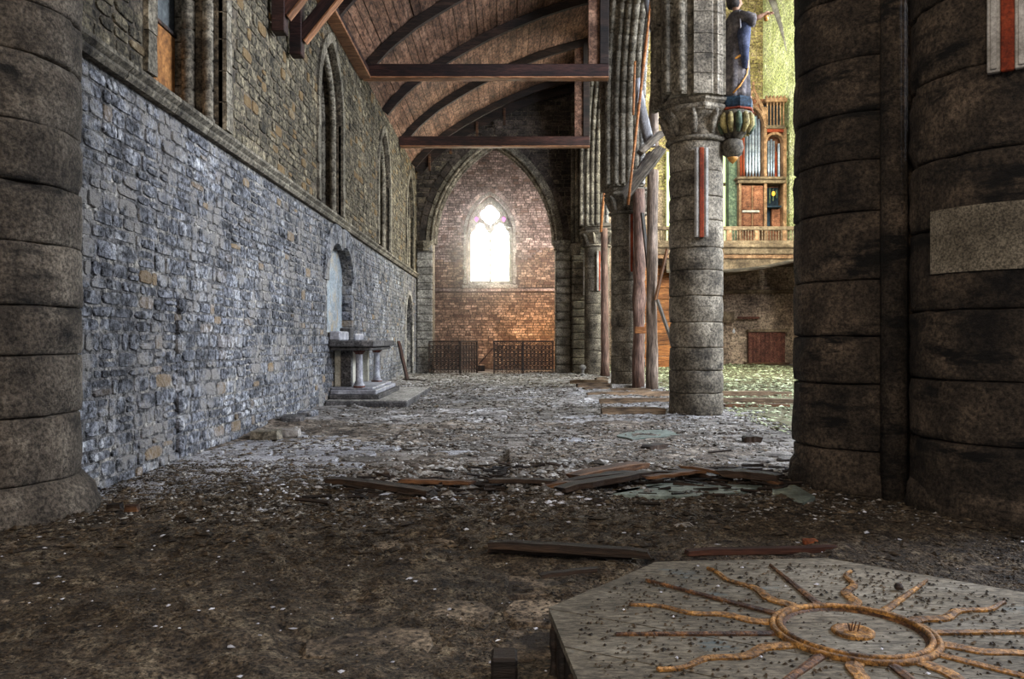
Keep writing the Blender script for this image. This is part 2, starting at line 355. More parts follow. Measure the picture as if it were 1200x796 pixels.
# ------------------------------------------------------------------ openings and arches
def top(o, u):
    c = (o['u0']+o['u1'])/2; a = (o['u1']-o['u0'])/2; h = o['va']-o['vs']
    if h <= 0: return o['vs']
    Rr = (a*a+h*h)/(2*a); x = min(abs(u-c), a)
    return o['vs']+math.sqrt(max(0, Rr*Rr-(x+Rr-a)**2))
def arch_pts(o, off=0, n=12, side=0):
    """outline of arch at outward offset, from left springing over the apex to the right springing"""
    c = (o['u0']+o['u1'])/2; a = (o['u1']-o['u0'])/2; h = o['va']-o['vs']; Rr = (a*a+h*h)/(2*a)
    cx = Rr-a; r = Rr+off; th1 = math.acos(max(-1, min(1, cx/r)))
    L = [(c+cx-r*math.cos(th1*i/n), o['vs']+r*math.sin(th1*i/n)) for i in range(n+1)]
    return L+[(2*c-u, v) for u, v in L[-2::-1]]
def wall(name, ops, u0, u1, v0, v1, th, P, m, seg=10):
    """wall front with openings and their reveals; P(u,v,w) -> 3D, w goes from 0 (front) to -th"""
    b = MB(); br = {u0, u1}
    for o in ops:
        for i in range(2*seg+1): br.add(o['u0']+(o['u1']-o['u0'])*i/(2*seg))
    br = sorted(br)
    for a, c in zip(br, br[1:]):
        if c-a < 1e-6: continue
        mid = (a+c)/2; cur = [(v0, v0)]; 
        act = sorted([o for o in ops if o['u0'] <= mid <= o['u1']], key=lambda o: o['v0'])
        lo = (v0, v0)
        for o in act:
            for w_, rev in ((0, 0), (-th, 1)):
                if o['v0'] > lo[0]+1e-4: 
                    q = [P(a, lo[0], w_), P(c, lo[1], w_), P(c, o['v0'], w_), P(a, o['v0'], w_)]; b.add(q[::-1] if rev else q, [(0,1,2,3)])
            if o['v0'] > v0+1e-3: b.add([P(a, o['v0'], 0), P(c, o['v0'], 0), P(c, o['v0'], -th), P(a, o['v0'], -th)], [(0,1,2,3)])
            ta, tc = top(o, a), top(o, c)
            b.add([P(a, ta, 0), P(c, tc, 0), P(c, tc, -th), P(a, ta, -th)], [(3,2,1,0)])
            lo = (ta, tc)
        for w_, rev in ((0, 0), (-th, 1)):
            q = [P(a, lo[0], w_), P(c, lo[1], w_), P(c, v1, w_), P(a, v1, w_)]; b.add(q[::-1] if rev else q, [(0,1,2,3)])
    for o in ops:
        for u in (o['u0'], o['u1']):
            b.add([P(u, o['v0'], 0), P(u, o['vs'], 0), P(u, o['vs'], -th), P(u, o['v0'], -th)], [(0,1,2,3)])
    for u in (u0, u1): b.add([P(u, v0, 0), P(u, v1, 0), P(u, v1, -th), P(u, v0, -th)], [(0,1,2,3)])
    b.add([P(u0, v1, 0), P(u1, v1, 0), P(u1, v1, -th), P(u0, v1, -th)], [(0,1,2,3)])
    return tag(b.build(name, m), kind='structure')
def inside(ops, u, v, mg=0.0):
    for o in ops:
        if o['u0']-mg < u < o['u1']+mg and v > o['v0']-mg*0.3:
            oo = dict(o); oo['u0'] -= mg; oo['u1'] += mg; oo['va'] += mg*1.1
            if v < top(oo, u): return True
    return False
def voussoirs(o, off0, off1, w0, w1, P, host, m, n=9, name='voussoir', jambs=None, gap=.12, objs=True, jh=.3):
    inn = arch_pts(o, off0, n); out = arch_pts(o, off1, n); st = MB()
    def put(poly):
        b = MB() if objs else st
        b.prism(poly, lambda u, v: P(u, v, w0), lambda u, v: P(u, v, w1+(R.uniform(-.006, .006))))
        if objs: b.build(name, m, host, fix=True)
    for i in range(len(inn)-1):
        g0 = gap*.5; f = lambda A, B, t: (A[0]+(B[0]-A[0])*t, A[1]+(B[1]-A[1])*t)
        t0, t1 = .03, .97
        put([f(inn[i], inn[i+1], t0), f(inn[i], inn[i+1], t1), f(out[i], out[i+1], t1), f(out[i], out[i+1], t0)])
    if jambs is not None:
        for sgn, U in ((-1, o['u0']), (1, o['u1'])):
            v = jambs
            while v < o['vs']-.05:
                h = min(jh*R.uniform(.8, 1.2), o['vs']-v); e = off1*R.uniform(.8, 1.3)
                a, b_ = U+sgn*off0, U+sgn*e
                put([(min(a, b_), v+.006), (max(a, b_), v+.006), (max(a, b_), v+h-.006), (min(a, b_), v+h-.006)])
                v += h
    if not objs: tag(st.build(name+'s', m, host, fix=True), kind='stuff')
def roll(o, off, w_, r, P, host, m, v0=None, name='roll_moulding', n=12, sides=(1, 1)):
    pts = arch_pts(o, off, n)
    if v0 is not None: pts = [(pts[0][0], v0)]+pts+[(pts[-1][0], v0)]
    Q = []; RR = []
    for (a0, b0), (a1, b1) in zip(pts, pts[1:]):
        L = math.hypot(a1-a0, b1-b0); k = max(1, round(L/.42))
        for i in range(k):
            for f, q in ((.03, .78), (.06, 1), (.94, 1), (.97, .78)):
                t_ = (i+f)/k; Q.append(P(a0+(a1-a0)*t_, b0+(b1-b0)*t_, w_)); RR.append(r*q)
    MB().tube(Q, RR, 8).build(name, m, host, smooth=True)

# ================================================================== STRUCTURE
WX = -3.67
# ---- left wall
PL = lambda u, v, w_: Vector((WX+w_, u, v))
wins = [dict(u0=c-h, u1=c+h, v0=3.98, vs=6.05, va=7.5) for c, h in ((9.1, 1.0), (16.25, 1.02), (23.25, 1.02), (29.35, .95))]
niche = dict(u0=15.95, u1=18.5, v0=1.50, vs=2.55, va=3.30)
sidedoor = dict(u0=28.1, u1=30.1, v0=0, vs=2.0, va=3.0)
opsL = wins+[niche, sidedoor]
wall_left = wall('wall_left', wins, 2.0, 31.5, 3.85, 9.2, .62, PL, 'mortar_dark')
wall_left_low = wall('wall_left', [niche, sidedoor], 2.0, 31.5, 0, 3.85, .30, PL, 'mortar')
skipL = lambda u, v: inside(opsL, u, v, .16)
cl = courses(6.2, 31.5, 0.0, 3.78, (.08, .20), (.10, .44), skipL)
frL = lambda u, v: (PL(u, v, 0), Vector((0, 1, 0)), Vector((0, 0, 1)), Vector((1, 0, 0)))
lay(cl, frL, wall_left_low, 'rubble_stone', 'rubble', (.004, .024), near=lambda u, v: u+.05*abs(v-2), nmax=300, stuffname='rubble_stones')
cu = courses(6.2, 31.5, 4.02, 8.1, (.11, .20), (.14, .42), skipL)
lay(cu, frL, wall_left, 'rubble_stone', 'rubble_up', (.005, .028), near=lambda u, v: u+.3*abs(v-5), nmax=200, stuffname='rubble_stones')
# string course in blocks
y = 5.5
while y < 31.4:
    l = R.uniform(.8, 1.3); y1 = min(y+l, 31.45)
    prof = [(0, 3.80), (.07, 3.80), (.10, 3.84), (.10, 3.87), (.15, 3.91), (.15, 3.95), (.02, 4.03), (0, 4.03)]
    MB().prism(prof, lambda u, v: (WX+u, y+.006, v), lambda u, v: (WX+u, y1-.006, v)).build('string_course_block', 'ashlar', wall_left, fix=True)
    y = y1
# vertical settlement joint: tall straight crack filled with dark stone
for z in np.arange(.1, 1.7, .22):
    MB().bbox((WX-.02, 8.62+R.uniform(-.02, .06), z), (WX+R.uniform(.03, .08), 8.80+R.uniform(-.06, .05), z+R.uniform(.12, .2)), .03).build('quoin_stone', 'rubble', wall_left_low)
# window surrounds
for i, o in enumerate(wins):
    voussoirs(o, 0.0, .20, -.05, .055, PL, wall_left, 'ashlar', n=6, jambs=4.05, name='voussoir', jh=.36)
    for (w_, r, inn) in ((-.16, .07, .02), (-.40, .085, .05)):
        roll(dict(o, u0=o['u0']+inn+.05, u1=o['u1']-inn-.05, va=o['va']-.08), 0, w_, r, PL, wall_left, 'ashlar', v0=4.15)
    for U in (o['u0']+.10, o['u1']-.10):
        MB().lathe([(.13, 0), (.13, .06), (.09, .1), (.11, .15), (.07, .2)], tuple(PL(U, 3.99, -.40)), 12).build('shaft_base', 'ashlar', wall_left)
        MB().lathe([(.11, 0), (.11, .06), (.08, .1), (.10, .15), (.06, .2)], tuple(PL(U+(.03 if U < (o['u0']+o['u1'])/2 else -.03)*0, 3.99, -.16)), 12).build('shaft_base', 'ashlar', wall_left)
    # quoin strip on the far reveal
    v = 4.0
    while v < 6.0:
        h = R.uniform(.22, .34)
        MB().bbox((WX-.60, o['u1']-.05, v+.006), (WX-.47, o['u1']+.01, v+h-.006), .008).build('reveal_stone', 'ashlar', wall_left); v += h
    # blocked light
    wn = tag(MB().prism([(o['u0']+.0, 3.98), (o['u1'], 3.98)]+[(u, v) for u, v in arch_pts(o, 0, 8)][::-1], lambda u, v: PL(u, v, -.62), lambda u, v: PL(u, v, -.66)).build('window_%d' % (i+1), 'gray_board' if i == 0 else 'ashlar', fix=True), kind='structure')
    if i == 0:
        MB().bbox((WX-.625, o['u0']+.02, 3.99), (WX-.585, o['u1']-.06, 5.2), .004).build('plywood_sheet', 'ply', wn)
        MB().bbox((WX-.60, o['u0']+.02, 5.2), (WX-.56, o['u1']-.06, 5.25), .006).build('glazing_bar', 'iron', wn)
        MB().bbox((WX-.60, o['u0']+.02, 5.25), (WX-.575, o['u0']+.08, 7.0), .006).build('window_frame', 'iron', wn)
    else:
        for q in range(12):
            MB().bbox((WX-.60, o['u0']+.15, 4.02+q*.28), (WX-.55, o['u1']-.10, 4.27+q*.28), .01).build('blocking_stone', 'rubble_up', wn) if 4.27+q*.28 < 6.4 else None
# niche: painted back, stepped voussoirs
tag(MB().prism([(niche['u0'], 1.5), (niche['u1'], 1.5)]+arch_pts(niche, 0, 10)[::-1], lambda u, v: PL(u, v, -.22), lambda u, v: PL(u, v, -.30)).build('painted_back', 'fresco', wall_left_low, fix=True))
voussoirs(niche, 0.0, .42, -.05, .05, PL, wall_left_low, 'rubble', n=8, name='voussoir')
v = 1.5
while v < 2.6:
    h = R.uniform(.14, .22); MB().bbox((WX-.24, 18.40, v), (WX+.03, 18.52, v+h-.01), .012).build('reveal_stone', 'rubble', wall_left_low); v += h
voussoirs(sidedoor, 0.0, .16, -.05, .05, PL, wall_left_low, 'ashlar_pale', n=6, jambs=.05, name='voussoir')
d1 = tag(MB().box((WX-.34, 28.1, 0), (WX-.28, 30.1, 3.0)).build('door_1', 'stone_soot'), kind='structure')
for q in range(11): MB().bbox((WX-.29, 28.12, q*.26+.01), (WX-.20, 30.08, q*.26+.25), .02).build('blocking_stone', 'ashlar', d1)

# ---- floor
def fbm(X, Y, sc_, seed, octs=5):
    out = np.zeros_like(X); amp = 1; tot = 0
    rng = np.random.RandomState(seed)
    for o in range(octs):
        G = rng.rand(257, 257); x = (X*sc_*2**o+o*13.7) % 256; y_ = (Y*sc_*2**o+o*7.3) % 256
        xi = x.astype(int); yi = y_.astype(int); fx = x-xi; fy = y_-yi; fx = fx*fx*(3-2*fx); fy = fy*fy*(3-2*fy)
        out += amp*((G[xi, yi]*(1-fx)+G[xi+1, yi]*fx)*(1-fy)+(G[xi, yi+1]*(1-fx)+G[xi+1, yi+1]*fx)*fy); tot += amp; amp *= .5
    return out/tot
floor = tag(MB().box((-8, -5, -.3), (16, 46, -.045)).build('floor', 'dirt'), kind='structure')
fl = []; v = 1.6
rowi = 0
while v < 31.0:
    h = .42 if v < 30 else .42
    u = WX-.1 if rowi % 2 else WX-.35
    while u < 4.6:
        l = .62
        fl.append((u+l/2, v+h/2, l, h)); u += l
    v += h; rowi += 1
frF = lambda u, v: (Vector((u, v, -.04)), Vector((1, 0, 0)), Vector((0, 1, 0)), Vector((R.uniform(-.012, .012), R.uniform(-.012, .012), 1)).normalized())
def flagmat(u, v):
    if v < 6: return 'flag_brown'
    if u < -1.6 and 6.5 < v < 12: return 'flag_pale'
    return 'flag_pale' if R.random() < .12 and v > 8 else 'flag'
fl = [f for f in fl if abs(f[0])*.0+f[1] > 1.6 and abs(f[0]) < .72*f[1]+.6]
lay(fl, frF, floor, 'flagstone', flagmat, (.036, .044), near=lambda u, v: v+.2*abs(u), nmax=300, gap=.008, wave=0, rich=True, stuffname='far_flagstones')
# litter heightfields
def hgt(X, Y):
    a = fbm(X, Y, .55, 3); b = fbm(X, Y, 2.3, 5); c = fbm(X, Y, 9, 9, 4)
    h = (a-.5)*.20+(b-.5)*.09+(c-.5)*.05
    band = np.exp(-((Y-(6.6+.1*X))/1.2)**2)*.035                      # broken wood and litter heap
    edge = np.exp(-np.clip(X-WX, 0, 9)/.22)*.05
    near = np.where(Y < 6.0, .018, 0)
    pale = np.where((X < -1.5) & (Y > 6.6) & (Y < 12), -.03, 0)
    mid = np.exp(-((Y-11)/3.0)**2)*-.004
    return np.clip(h+band+edge+near+pale+mid+.004, -.035, .14)
def field(x0, x1, y0, y1, step, name, m, fn=hgt):
    nx = int((x1-x0)/step)+1; ny = int((y1-y0)/step)+1
    X, Y = np.meshgrid(np.linspace(x0, x1, nx), np.linspace(y0, y1, ny)); Z = fn(X, Y)
    vs = np.stack([X.ravel(), Y.ravel(), Z.ravel()], 1)
    i = np.arange(nx-1)[None, :]+nx*np.arange(ny-1)[:, None]; i = i.ravel()
    fs = np.stack([i, i+1, i+nx+1, i+nx], 1)
    me = bpy.data.meshes.new(name); me.from_pydata(vs.tolist(), [], fs.tolist()); me.materials.append(MT[m])
    return tag(link(name, me, floor), kind='stuff')
field(-3.7, 3.6, 1.6, 8.4, .035, 'litter_layer', 'dirt')
field(-3.7, 4.4, 8.4, 12.6, .06, 'dust_layer', 'dirt_mid')
field(-3.7, 4.4, 12.6, 31.5, .07, 'dust_layer', 'dirt_far')
field(4.4, 14.5, 8.4, 43, .16, 'dust_layer', 'crumb_green_lit', lambda X, Y: (fbm(X, Y, 1.5, 8)-.5)*.12-.0)
field(-3.7, 4.4, 31.5, 36.2, .16, 'dust_layer', 'dirt_far', lambda X, Y: (fbm(X, Y, 1.5, 8)-.5)*.06-.0)
rng = np.random.RandomState(5)
OCT = np.array([(1,0,0),(-1,0,0),(0,1,0),(0,-1,0),(0,0,.7),(0,0,-.7)], float)
OCF = np.array([(0,2,4),(2,1,4),(1,3,4),(3,0,4),(2,0,5),(1,2,5),(3,1,5),(0,3,5)])
def scatter(n, xr, yr, size, name, m, host=floor, dens=None, flat=.6, z=None, label=None):
    X = rng.uniform(*xr, n); u = rng.rand(n); Y = yr[0]*(yr[1]/yr[0])**u
    keep = np.abs(X) < .70*Y+.3
    if dens is not None: keep &= rng.rand(n) < dens(X, Y)
    X = X[keep]; Y = Y[keep]; n = len(X)
    Z = (np.maximum(hgt(X, Y), 0.0) if z is None else np.full(n, z))
    s = rng.uniform(size[0], size[1], n)*(rng.rand(n)**1.5+.35)*(Y/6.0)**.45
    V = OCT[None]*(1+rng.uniform(-.45, .45, (n, 6, 3))); el = rng.uniform(.5, 1.7, n)
    V[:, :, 0] *= el[:, None]; V[:, :, 2] *= flat
    a = rng.uniform(0, 6.28, n); ca, sa = np.cos(a)[:, None], np.sin(a)[:, None]
    x, y_ = V[:, :, 0]*ca-V[:, :, 1]*sa, V[:, :, 0]*sa+V[:, :, 1]*ca
    V = np.stack([x*s[:, None]+X[:, None], y_*s[:, None]+Y[:, None], V[:, :, 2]*s[:, None]+Z[:, None]+.3*s[:, None]*flat], 2).reshape(-1, 3)
    Fc = (OCF[None]+6*np.arange(n)[:, None, None]).reshape(-1, 3)
    me = bpy.data.meshes.new(name); me.from_pydata(V.tolist(), [], Fc.tolist()); me.materials.append(MT[m])
    return tag(link(name, me, host), kind='stuff')
def dmask(X, Y): return np.clip((fbm(X, Y, 1.2, 21)-.38)*5, .2, 1)
nearband = lambda X, Y: np.clip(np.exp(-((Y-(6.4+.1*X))/1.3)**2)+.0, 0, 1)
scatter(230000, (-4, 4), (1.9, 8.5), (.003, .013), 'litter_crumbs', 'crumb', dens=dmask)
scatter(16000, (-4, 4), (4.6, 8.5), (.008, .035), 'litter_chunks', 'crumb', dens=nearband)
scatter(12000, (-4, 4), (5.6, 8.5), (.006, .022), 'plaster_crumbs', 'crumb_gray', dens=nearband)
scatter(34000, (-3.6, 4.4), (7.5, 31), (.008, .026), 'plaster_crumbs', 'crumb_gray', dens=lambda X, Y: dmask(X, Y)*.8)
scatter(9000, (-3.6, 4.4), (7.5, 31), (.008, .026), 'litter_crumbs', 'crumb', dens=dmask)
scatter(26000, (4.0, 13.5), (9, 42), (.012, .036), 'nave_crumbs', 'crumb_green_lit')
scatter(800, (-4, 4), (1.9, 9), (.007, .018), 'white_chips', 'white')

# ---- arcade wall (right)
AX = 2.88
PR = lambda u, v, w_: Vector((AX-w_, u, v))         # front faces the aisle (-X), depth towards +X
colY = [7.0, 14.3, 22.4, 30.2]
bays = []
for a, b in zip([-.6]+colY[:-1], colY): bays.append(dict(u0=a+.62, u1=b-.62, v0=0, vs=7.2, va=11.4))
bays[1]['u0'] = 7.9
last = dict(u0=30.85, u1=31.5, v0=0, vs=0, va=0)
wall_right = wall('wall_right', [dict(b_, v0=5.62) for b_ in bays], -2.0, 31.5, 5.62, 17, .92, PR, 'ashlar', seg=14)
skipR = lambda u, v: inside(bays, u, v, .55)
cr = courses(7.9, 31.4, 5.7, 11.6, (.18, .3), (.3, .7), skipR)
frR = lambda u, v: (PR(u, v, 0), Vector((0, -1, 0)), Vector((0, 0, 1)), Vector((-1, 0, 0)))
lay(cr, frR, wall_right, 'block', 'stone_soot', (.02, .04), near=None, rich=False, stuffname='wall_blocks')
for i, o in enumerate(bays[1:]):
    o = dict(o, v0=5.62)
    voussoirs(o, 0.0, .32, -.02, .10, PR, wall_right, 'ashlar', n=9, jambs=5.66, name='voussoir', jh=.42)
    voussoirs(o, 0.34, .56, -.02, .04, PR, wall_right, 'ashlar', n=9, name='hood_stone', jambs=5.66, jh=.5, objs=False)
    for w_, off, r in ((.10, .03, .075), (-.12, -.05, .085), (.10, .20, .06)) if i == 0 else ((.10, .03, .075), (-.12, -.05, .085), (-.30, -.10, .09), (-.66, -.10, .09), (-.84, -.05, .085), (-.48, -.14, .10), (.10, .20, .06)):
        roll(o, off, w_, r, PR, wall_right, 'ashlar' if w_ > -.7 else 'ashlar_pale', v0=5.64, n=14)  # nave-side roll is paler: light from the nave put into its colour

# ---- far arch wall
PA = lambda u, v, w_: Vector((u, 31.5-w_, v))
op = dict(u0=-3.0, u1=1.93, v0=0, vs=5.2, va=9.25)
wall_arch = wall('wall_arch', [op], -3.95, 2.9, 0, 12.2, .8, PA, 'mortar_dark', seg=14)
frA = lambda u, v: (PA(u, v, 0), Vector((1, 0, 0)), Vector((0, 0, 1)), Vector((0, -1, 0)))
lay(courses(-3.65, 2.85, 5.2, 12, (.14, .22), (.22, .5), lambda u, v: inside([op], u, v, .5)), frA, wall_arch, 'block', 'stone_soot', (.02, .05), rich=False, stuffname='wall_blocks')
voussoirs(op, .02, .28, -.3, .06, PA, wall_arch, 'ashlar', n=10, name='voussoir')
voussoirs(op, .30, .56, -.1, .04, PA, wall_arch, 'stone_soot', n=10, name='hood_stone')
for w_, off, r in ((.05, .05, .06), (-.14, -.04, .07), (-.38, -.07, .08)): roll(op, off, w_, r, PA, wall_arch, 'ashlar', n=14)
z = 0
while z < 5.2:      # left jamb blocks
    h = R.uniform(.26, .36); e = R.uniform(0, .12)
    MB().bbox((-3.62-e*.2, 31.36, z+.008), (-3.02, 31.6, min(z+h, 5.2)-.008), .02).build('jamb_block', 'ashlar_pale', wall_arch)
    z += h
pr = None
z = 0
while z < 4.95:     # right jamb pier blocks
    h = R.uniform(.30, .40)
    MB().bbox((1.90, 31.25, z+.006), (2.50, 31.7, min(z+h, 5.0)-.006), .05).build('jamb_block', 'drum_nave', wall_arch)
    z += h
MB().lathe([(.34, 0), (.36, .06), (.34, .1), (.40, .22), (.44, .3), (.44, .38)], (2.2, 31.5, 4.9), 8).build('capital', 'ashlar', wall_arch)
MB().lathe([(.30, 0), (.30, .06), (.26, .1), (.36, .22), (.40, .3), (.40, .38)], (-3.35, 31.5, 4.9), 8).build('capital', 'ashlar', wall_arch)

# ---- chapel and its end wall
PE = lambda u, v, w_: Vector((u, 36.0-w_, v))
ow = dict(u0=-1.86, u1=.22, v0=3.86, vs=6.25, va=7.95)
wall_end = wall('wall_end', [ow], -4.2, 3.4, 0, 12, .5, PE, 'mortar_brick', seg=12)
frE = lambda u, v: (PE(u, v, 0), Vector((1, 0, 0)), Vector((0, 0, 1)), Vector((0, -1, 0)))
def endm(u, v): return 'brick_gray' if v+.7*noise.noise(Vector((u*.8, v*.8, 0)))-.25*max(0, u) > 4.9 else 'brick'
lay(courses(-3.7, 2.9, 0, 10, (.10, .13), (.20, .36), lambda u, v: inside([ow], u, v, .12) or abs(v-3.62) < .08), frE, wall_end, 'brick', endm, (.015, .045), rich=False, wave=0, stuffname='bricks')
voussoirs(ow, .02, .16, -.2, .05, PE, wall_end, 'ashlar_pale', n=8, jambs=3.9, name='voussoir')
voussoirs(ow, .18, .34, -.2, .07, PE, wall_end, 'brick_gray', n=9, name='hood_stone')
for q in range(8): MB().bbox((-3.9+q*.9, 35.86, 3.56), (-3.9+q*.9+.89, 36.02, 3.69), .02).build('string_course_block', 'brick_gray', wall_end)
MB().bbox((-2.1, 35.78, 3.70), (.46, 36.3, 3.86), .03).build('window_sill', 'ashlar_pale', wall_end)
tag(MB().box((-4.0, 32.3, 0), (-3.55, 36.1, 12)).build('wall_chapel', 'mortar_brick'), kind='structure')
tag(MB().box((2.75, 32.3, 0), (3.2, 36.1, 12)).build('wall_chapel', 'mortar_brick'), kind='structure')
tag(MB().box((-4.2, 31.4, 12), (3.4, 36.6, 12.3)).build('ceiling_chapel', 'rib'), kind='structure')
hm = bpy.data.materials.new('thin haze'); hm.use_nodes = True; hn = hm.node_tree; hn.nodes.clear()
ho = hn.nodes.new('ShaderNodeOutputMaterial'); hv = hn.nodes.new('ShaderNodeVolumeScatter'); hv.inputs['Density'].default_value = .020; hv.inputs['Anisotropy'].default_value = .75
hn.links.new(hv.outputs[0], ho.inputs['Volume'])
hz = MB().box((-3.5, 32.0, .02), (2.7, 35.9, 11.9)).build('glow_haze', None); hz.data.materials.append(hm); tag(hz, 'thin haze added for a glow around the bright window', 'haze', kind='stuff')  # scatter volume added to make the glow around the window
# the lit window: frame, mullion, tracery and panes
wn = thing('window_5', None, None); tag(wn, kind='structure')
cx = (ow['u0']+ow['u1'])/2; Yw = 36.34
inn = dict(ow, u0=ow['u0']-.02, u1=ow['u1']+.02, va=ow['va']+.02)
def ring(o_, t_, name):     # flat arched frame
    A = arch_pts(o_, 0, 12); B_ = arch_pts(dict(o_, u0=o_['u0']+t_, u1=o_['u1']-t_, va=o_['va']-t_*1.1), 0, 12)
    b = MB(); A = [(A[0][0], ow['v0'])]+A+[(A[-1][0], ow['v0'])]; B_ = [(B_[0][0], ow['v0']+t_)]+B_+[(B_[-1][0], ow['v0']+t_)]
    for i in range(len(A)-1):
        b.prism([A[i], A[i+1], B_[i+1], B_[i]], lambda u, v: (u, Yw-.06, v), lambda u, v: (u, Yw+.08, v))
    b.prism([A[0], A[-1], B_[-1], B_[0]], lambda u, v: (u, Yw-.06, v), lambda u, v: (u, Yw+.08, v))
    return b.build(name, 'ashlar_pale', wn, fix=True)
ring(inn, .18, 'window_frame')
# tracery plate with holes: grid of cells around lancet heads and quatrefoil
def lanc(u, v, c, a=.43, s_=6.15):
    if v < s_: return abs(u-c) < a
    # trefoil head
    return ((u-c)**2+(v-s_-.36)**2 < .20**2) or ((abs(u-c)-.19)**2+(v-s_-.04)**2 < .21**2) or (abs(u-c) < .20 and v < s_+.3)
def quat(u, v, c=cx, z0=7.12):
    return any((u-c-dx)**2+(v-z0-dz)**2 < .24**2 for dx, dz in ((.19, 0), (-.19, 0), (0, .19), (0, -.19)))
def eye(u, v): return abs(abs(u-cx)-.63)+abs(v-6.92)*.7 < .10
tr = MB(); st = .035
for iu in range(int((inn['u1']-inn['u0'])/st)+1):
    u = inn['u0']+(iu+.5)*st; v = 5.9
    run = None; tt = top(inn, min(max(u, inn['u0']), inn['u1']))
    while v < tt+st:
        hole = lanc(u, v, cx-.455) or lanc(u, v, cx+.455) or quat(u, v) or eye(u, v)
        sol = (not hole) and v < tt
        if sol and run is None: run = v-st/2
        if not sol and run is not None:
            tr.box((u-st/2, Yw-.05, run), (u+st/2, Yw+.06, v-st/2)); run = None
        v += st
tr.build('tracery', 'ashlar_pale', wn)
MB().bbox((ow['u0'], Yw-.12, 3.86), (ow['u1'], Yw+.1, 4.06), .03).build('inner_sill', 'ashlar_pale', wn)
MB().bbox((cx-.05, Yw-.07, 3.9), (cx+.05, Yw+.05, 6.2), .02).build('mullion', 'ashlar_pale', wn)
for sx in (-1, 1):
    MB().box((cx+sx*.5-.46, Yw+.075, 3.9), (cx+sx*.5+.46, Yw+.085, 5.9)).build('pane', 'glow_low', wn)
    MB().box((cx+sx*.5-.5, Yw+.09, 5.9), (cx+sx*.5+.5, Yw+.10, 6.75)).build('pane', 'glow', wn)
    MB().box((cx+sx*.63-.13, Yw+.07, 6.8), (cx+sx*.63+.13, Yw+.08, 7.06)).build('pane', 'pink', wn)
MB().box((cx-.45, Yw+.09, 6.7), (cx+.45, Yw+.10, 7.6)).build('pane', 'glow', wn)
for q in range(1, 5):
    MB().box((cx-.95, Yw+.05, 3.9+q*.45), (cx+.95, Yw+.07, 3.9+q*.45+.015)).build('glazing_bar', 'iron', wn)

# ---- nave end
PN = lambda u, v, w_: Vector((u, 42.8-w_, v))
wall_nave_end = wall('wall_nave_end', [], 2.9, 16, 0, 20, .5, PN, 'nave_low')
frN = lambda u, v: (PN(u, v, 0), Vector((1, 0, 0)), Vector((0, 0, 1)), Vector((0, -1, 0)))
lay(courses(7.5, 15.5, 0, 5.6, (.12, .18), (.25, .5)), frN, wall_nave_end, 'brick', 'nave_low', (.02, .05), rich=False, wave=0, stuffname='bricks')
lay(courses(7.5, 14.0, 9.5, 20, (.16, .24), (.3, .7)), frN, wall_nave_end, 'brick', 'nave_brick', (.02, .05), rich=False, wave=0, stuffname='bricks')
MB().bbox((6, 42.5, 3.85), (16, 42.85, 4.05), .03).build('string_course', 'oak_gray', wall_nave_end)
PS = lambda u, v, w_: Vector((13.9-w_, u, v))
so = dict(u0=27, u1=34.5, v0=8, vs=12, va=17)
wall_south = wall('wall_south', [so], 8, 42.8, 5.4, 20, .5, PS, 'limewash')
tag(MB().box((15.6, 8, 0), (16, 42.8, 5.5)).build('wall_nave_low', 'nave_low'), kind='structure')
tag(MB().box((13.9, 8, 5.3), (16, 42.8, 5.5)).build('ceiling_side_aisle', 'nave_low'), kind='structure')
frS = lambda u, v: (PS(u, v, 0), Vector((0, -1, 0)), Vector((0, 0, 1)), Vector((-1, 0, 0)))
lay(courses(36, 42.7, 5.5, 20, (.2, .3), (.35, .7)), frS, wall_south, 'block', 'limewash', (.015, .04), rich=False, wave=0, stuffname='wall_blocks')
vr = dict(u0=30, u1=42.6, v0=0, vs=14.5, va=21)
MB().tube([at(902, -8, 41.2), at(909, 8, 40.6), at(916, 26, 40.0), at(922, 44, 39.5), at(927, 64, 39.0)], .20, 8).build('arch_rib', 'white_paint', wall_south, smooth=True)
tag(MB().box((2.9, -4, 20), (16, 43.5, 20.3)).build('ceiling_nave', 'w_brown'), kind='structure')
# corner respond at the nave edge seen beside the near pier
ws = thing('wainscot', 'red brown boarded wainscot against the far nave wall beside the large pier', 'panelling')
for q in range(9): MB().bbox((13.0-.0+q*.22-.0-.0-.0 if 0 else 13.0+q*.22, 42.35, .1), (13.21+q*.22, 42.5, 1.75), .015).build('board', 'wainscot', ws)
MB().bbox((12.95, 42.25, 1.75), (15.1, 42.6, 1.9), .02).build('top_rail', 'oak_gray', ws)
MB().bbox((12.8, 42.0, .0), (15.1, 42.6, .12), .02).build('step', 'w_brown', ws)

# ---- vault: boards on ribs over the aisle
VP = [(-3.67, 8.05), (-3.45, 8.32), (-3.05, 8.75), (-2.4, 9.28), (-1.8, 9.66), (-1.25, 9.98), (-.6, 10.33), (.1, 10.64), (1.0, 11.0), (1.95, 11.3), (2.88, 11.52)]
def vpt(s_):
    L = [0]
    for a, b in zip(VP, VP[1:]): L.append(L[-1]+math.dist(a, b))
    s_ *= L[-1]
    for i in range(len(VP)-1):
        if s_ <= L[i+1]+1e-9:
            t = (s_-L[i])/(L[i+1]-L[i]); return Vector((VP[i][0]+(VP[i+1][0]-VP[i][0])*t, 0, VP[i][1]+(VP[i+1][1]-VP[i][1])*t))
    return Vector((VP[-1][0], 0, VP[-1][1]))
b = MB()
for i in range(40):
    p, q = vpt(i/40), vpt((i+1)/40)
    b.add([(p.x, -4, p.z+.06), (q.x, -4, q.z+.06), (q.x, 31.7, q.z+.06), (p.x, 31.7, p.z+.06)], [(0,1,2,3)])
ceiling = tag(b.build('ceiling', 'rib'), kind='structure')
